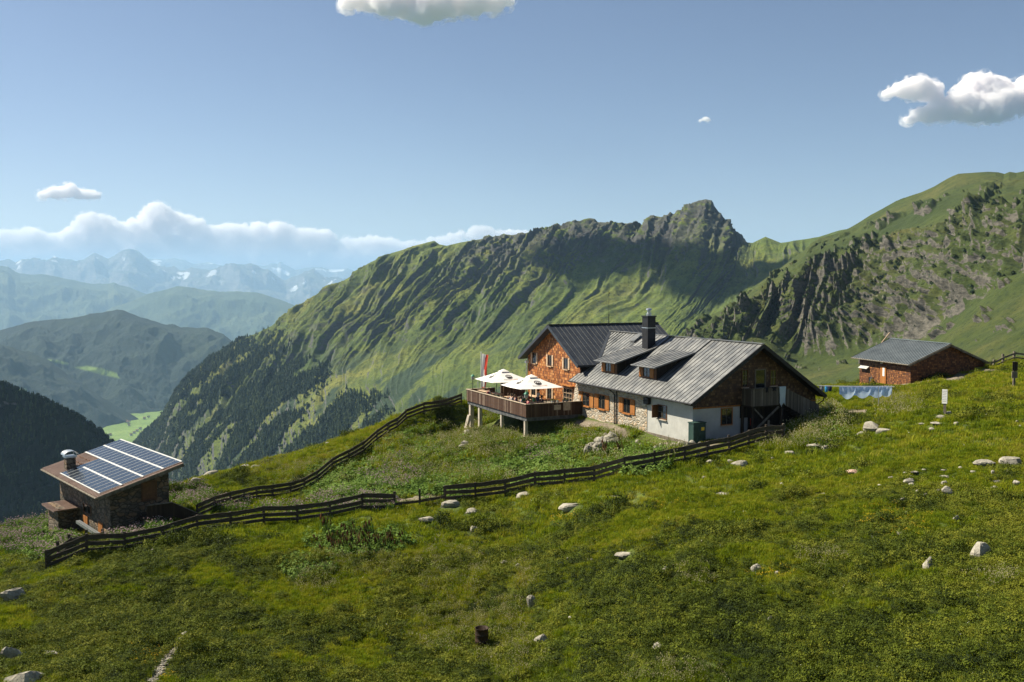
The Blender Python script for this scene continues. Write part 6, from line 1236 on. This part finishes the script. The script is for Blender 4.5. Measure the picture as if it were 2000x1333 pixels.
    for px, py, w_, rz in ((205,856,14,.3),(215,850,12,1.0),(250,826,16,.2),(247,823,12,.9),(252,831,12,.5),(282,818,14,.4),(290,815,12,1.1),(297,801,12,.3),(301,799,12,.8),(262,846,13,.5),(268,842,13,.2),(274,838,12,1.2),(279,845,12,.6),(256,850,12,.7),(185,856,12,.2)):
        z = -799.5; r_ = ray(px, py); P = r_ * (z / r_[2]); E = empty('farmhouse', P, rz, 'tiny pale farmhouse on the valley floor far below', 'farmhouse', 'farmhouses in the valley'); w2 = w_ * .55; h2 = w_ * .42
        MB().box(-w2, w2, -w2 * .7, w2 * .7, -2, h2).build('wall', M['plaster'], E); MB().add([(-w2 * 1.1, -w2 * .85, h2), (w2 * 1.1, -w2 * .85, h2), (w2 * 1.1, w2 * .85, h2), (-w2 * 1.1, w2 * .85, h2), (-w2 * 1.1, 0, h2 * 1.75), (w2 * 1.1, 0, h2 * 1.75)], [(0,1,5,4),(2,3,4,5),(0,4,3),(1,2,5)]).build('roof', M['wood_frame'], E)

# ------------------------------------------------------------------ clouds: displaced solid bodies high above the land
def cloud_material(mfp):
    m = bpy.data.materials.new('cloud vapour'); m.use_nodes = True; t = m.node_tree; t.nodes.clear(); out = t.nodes.new('ShaderNodeOutputMaterial'); v = t.nodes.new('ShaderNodeVolumePrincipled')
    v.inputs['Color'].default_value = (1, .99, .996, 1); v.inputs['Density'].default_value = 1.0 / mfp; v.inputs['Anisotropy'].default_value = 0.0; t.links.new(v.outputs[0], out.inputs['Volume']); return m
def wisp_material(src, vox):
    m = src.copy(); m.name = 'thin cloud vapour'; t = m.node_tree; v = [n for n in t.nodes if n.type == 'PRINCIPLED_VOLUME'][0]; d0 = v.inputs['Density'].default_value
    tc = t.nodes.new('ShaderNodeTexCoord'); n = t.nodes.new('ShaderNodeTexNoise'); n.inputs['Scale'].default_value = 1 / (vox * 7); n.inputs['Detail'].default_value = 5; n.inputs['Roughness'].default_value = .65; t.links.new(tc.outputs['Object'], n.inputs['Vector'])
    mr = t.nodes.new('ShaderNodeMapRange'); mr.inputs['From Min'].default_value = .48; mr.inputs['From Max'].default_value = .66; mr.inputs['To Max'].default_value = d0 * .8; t.links.new(n.outputs[0], mr.inputs['Value']); t.links.new(mr.outputs[0], v.inputs['Density']); return m
def merge(o, vox):
    md = o.modifiers.new('merge', 'REMESH'); md.mode = 'VOXEL'; md.voxel_size = vox; md.use_smooth_shade = True
    w2 = bpy.data.objects.new('wisps', o.data.copy()); COL.objects.link(w2); w2.parent = o; w2.data.materials.clear(); w2.data.materials.append(wisp_material(o.data.materials[0], vox))
    m2 = w2.modifiers.new('merge', 'REMESH'); m2.mode = 'VOXEL'; m2.voxel_size = vox * .9
    for k_, st, mid in ((12, 9, .30), (4, 5, .42)):
        tx = bpy.data.textures.new('wisp', 'CLOUDS'); tx.noise_scale = vox * k_; tx.noise_depth = 4; d = w2.modifiers.new('wisp', 'DISPLACE'); d.texture = tx; d.strength = vox * st; d.mid_level = mid; d.texture_coords = 'LOCAL'
    for i, (k_, st) in enumerate(((9, 5.0), (3.4, 2.6))):
        tx = bpy.data.textures.new('billow', 'CLOUDS'); tx.noise_scale = vox * k_; tx.noise_depth = 4; d = o.modifiers.new('billow', 'DISPLACE'); d.texture = tx; d.strength = vox * st; d.mid_level = .5; d.texture_coords = 'LOCAL'
def cloud(puffs, D, label, seed=0, thick=.6, sub=5, amp=.30, mfp=None, flat=.7):
    """puffs: (px, py, radius in px) at distance D; each puff a displaced sphere, all joined in one mesh"""
    g = random.Random(seed); s_ = D / FPX; c0 = Vector(at(puffs[0][0], puffs[0][1], D)); V = []; Fc = []
    me0 = bpy.data.meshes.new('t'); import bmesh; bm = bmesh.new(); bmesh.ops.create_icosphere(bm, subdivisions=sub, radius=1.0); bm.verts.ensure_lookup_table(); S = np.array([v.co for v in bm.verts]); SF = np.array([[v.index for v in f.verts] for f in bm.faces]); bm.free()
    unit = max(p[2] for p in puffs) * s_
    for i, q in enumerate(puffs):
        px, py, r_ = q[:3]; c = np.array(at(px, py, D + g.uniform(-.4, .4) * r_ * s_ * thick)); R_ = r_ * s_; fl = q[3] if len(q) > 3 else flat
        P = S * np.array([R_, R_ * thick, R_ * fl]); W = (P + c - np.array(c0)) / unit
        d = fbm(W[:, 0] * 1.3, W[:, 1] * 1.3, W[:, 2] * 1.3, 6, seed, .55, ridged=False) * 1.0 + .35 * np.abs(fbm(W[:, 0] * 3 + 9, W[:, 1] * 3, W[:, 2] * 3, 4, seed + 5)); P = P * (1 + amp * d * 2)[:, None]
        k = len(V) if isinstance(V, list) else 0; V.append(P + c - np.array(c0)); Fc.append(SF + i * len(S))
    o = mesh_obj('cloud', np.concatenate(V), np.concatenate(Fc), cloud_material((mfp or MFP) * s_), smooth_=True); o.location = c0; merge(o, min(p[2] for p in puffs) * s_ / 7); return tag(o, label, 'cloud')
MFP = 7.0
def build_clouds():
    g = random.Random(11)
    def bank(top, D, base, label, seed, rmin=10, rmax=26, dens=1.0):
        xs = [t[0] for t in top]; ys = [t[1] for t in top]; P = []; x = xs[0]
        while x < xs[-1]:
            yt = float(np.interp(x, xs, ys)); y = yt
            while y < base:
                r_ = g.uniform(rmin, rmax) * (.75 + .5 * (y - yt) / max(20, base - yt)); P.append((x + g.uniform(-8, 8), y + r_ * .75, r_, .8)); y += r_ * 1.1
            x += g.uniform(.55, .9) * rmin / dens
        return cloud(P, D, label, seed, .8, 3, .45, mfp=10.0)
    bank([(-60,462),(0,452),(25,448),(50,446),(75,452),(100,462),(125,452),(145,436),(165,420),(185,416),(205,420),(225,432),(245,434),(268,428),(283,410),(292,398),(305,394),(320,398),(335,412),(350,420),(372,424),(395,436),(415,442),(450,440),(470,436),(490,444),(505,438),(530,434),(555,436),(575,446),(600,448),(625,448),(645,452),(660,470),(690,464),(720,464),(760,462),(785,474),(800,470)], 66000, 535, 'long bank of white cumulus above the far mountains', 5)
    bank([(832,470),(845,462),(868,464),(885,458),(905,450),(930,440),(948,442),(962,452),(985,450),(1010,450),(1030,452)], 64000, 500, 'small white cumulus rising behind the long green ridge', 6, 8, 16)
    cloud([(90,380,16,.5),(108,377,18,.6),(128,375,19,.65),(138,370,14,.8),(152,378,18,.55),(172,380,18,.5),(186,383,12,.5)], 40000, 'small flat bright cloud above the cumulus bank at the left', 7, .8, 4, .15)
    cloud([(690,3,26,.5),(720,2,34,.6),(760,6,40,.6),(800,2,44,.7),(830,18,36,.7),(850,8,48,.6),(885,8,40,.6),(920,4,40,.6),(955,4,32,.6),(985,2,22,.5)], 9000, 'white cloud cut by the top edge of the picture', 8, .8, 4, .2)
    cloud([(1740,182,16,.55),(1765,176,24,.6),(1790,172,30,.75),(1812,178,28,.75),(1828,188,14,.6)], 9000, 'small ragged cloud left of the larger one at the upper right', 9, .8, 5, .22)
    cloud([(1785,233,18,.4),(1808,224,26,.55),(1840,215,34,.65),(1880,205,34,.9),(1908,175,34,.9),(1925,190,44,.8),(1950,180,34,.8),(1945,205,44,.7),(1985,192,40,.75),(2020,180,44,.7),(1905,218,40,.5)], 9000, 'larger cloud reaching the right edge of the picture', 10, .8, 5, .2)
    cloud([(1370,235,5,.5),(1378,233,7,.6),(1384,236,5,.5)], 9000, 'tiny wisp of cloud above the rocky summit', 12, .8, 3, .25)
    # unseen clouds overhead shadow the ridge; another is added to darken the lower-left slope
    def above(tx, ty, D, h, rx, label, seed, n=9, el=.7):
        P = np.array(at(tx, ty, D)); t = (h - P[2]) / SD.z; c = P + np.array(SD) * t; V = []
        pf = []
        gg = random.Random(seed)
        me = []
        for i in range(n): me.append((c[0] + gg.uniform(-1, 1) * rx[0], c[1] + gg.uniform(-1, 1) * rx[1], c[2] + gg.uniform(0, 60), gg.uniform(.35, .55) * min(rx) + 60))
        import bmesh; bm = bmesh.new(); bmesh.ops.create_icosphere(bm, subdivisions=4, radius=1.0); S = np.array([v.co for v in bm.verts]); SF = np.array([[v.index for v in f.verts] for f in bm.faces]); bm.free(); VV = []; FF = []
        for i, (x, y, z, r_) in enumerate(me):
            Q = S * np.array([r_, r_, r_ * .45]); W = Q / 260 + i; d = fbm(W[:, 0] + x / 300, W[:, 1] + y / 300, W[:, 2], 5, seed); Q = Q * (1 + .5 * d)[:, None] + np.array([x - c[0], y - c[1], z - c[2]]); VV.append(Q); FF.append(SF + i * len(S))
        o = mesh_obj('cloud', np.concatenate(VV), np.concatenate(FF), cloud_material(14), smooth_=True); o.location = c; merge(o, 12); return tag(o, label, 'cloud')
    for i, a_ in enumerate(SHADOW_CLOUDS): above(*a_, 'white cloud high overhead, casting shade on %s' % ['the upper cliffs of the green ridge', 'the wooded slope it was added to darken', 'the saddle right of the summit'][i], 30 + i)
SHADOW_CLOUDS = [(1165, 525, 2330, 1480, (85, 45)), (60, 900, 1180, 1480, (200, 150)), (1430, 560, 2100, 1480, (60, 50))]

# ------------------------------------------------------------------ assemble
build_distance()
GM, fm, nM, pxM, pyM = build_middle_ridge()
w_ = np.clip(fm, 0, 1) ** 1.3; w_ *= (pyM < 1000) & (pxM > 200)
P = sample_grid(GM, w_ + 1e-9, 36000); con = [conifer(i) for i in range(5)] + [broadleaf(9)]
h_ = rng.uniform(7, 15, len(P)); idx = rng.choice(6, len(P), p=[.18, .18, .18, .18, .18, .10])
scatter('forest', P - [0, 0, .6], rots(len(P), .03), np.c_[h_ * 1.1, h_ * 1.1, h_], idx, con, 'dark conifer forest covering the lower left flank of the green ridge', 'forest')
GR, clR, nR = build_right_slope()
Q = sample_grid(GR, clR * (.2 + smooth(.0, .3, fbm(GR[..., 0] / 60, GR[..., 1] / 60, GR[..., 2] / 60, 3, 91))) + 1e-9, 1500); hb = rng.uniform(1.5, 4.2, len(Q)); con3 = [broadleaf(40 + i) for i in range(3)]
scatter('bushes', Q - [0, 0, .8], rots(len(Q), .1), np.c_[hb * 1.2, hb * 1.2, hb], rng.integers(0, 3, len(Q)), con3, 'dark bushes clinging to the grey cliff bands', 'bushes')
GD = build_dark_slope(); P = sample_grid(GD, np.ones(GD.shape[:2]), 9000); h_ = rng.uniform(5, 11, len(P)); con2 = [conifer(20 + i, 6, .19) for i in range(5)] + [broadleaf(29)]
scatter('forest', P - [0, 0, .5], rots(len(P), .04), np.c_[h_ * 1.05, h_ * 1.05, h_], rng.choice(6, len(P), p=[.17] * 5 + [.15]), con2, 'shaded conifers on the mountainside at the lower left edge', 'forest')
G0 = build_ground()
HF = build_main_hut(); build_terrace(HF); build_solar_hut(); build_barn()
build_fences(); build_rocks(); build_gravel(); build_misc(); build_vegetation()
build_clouds()
# ------------------------------------------------------------------ air
def build_haze():
    m = bpy.data.materials.new('haze'); m.use_nodes = True; t = m.node_tree; t.nodes.clear(); out = t.nodes.new('ShaderNodeOutputMaterial'); v = t.nodes.new('ShaderNodeVolumePrincipled')
    v.inputs['Color'].default_value = (.44, .70, 1.0, 1); v.inputs['Density'].default_value = HAZE; v.inputs['Anisotropy'].default_value = .2; t.links.new(v.outputs[0], out.inputs['Volume'])
    o = MB().box(-45000, 45000, -800, 51000, -3400, 1330).build('haze', m); tag(o, 'thin pale blue haze filling the valley air', 'haze', kind='stuff')
HAZE = 3.5e-5
build_haze()
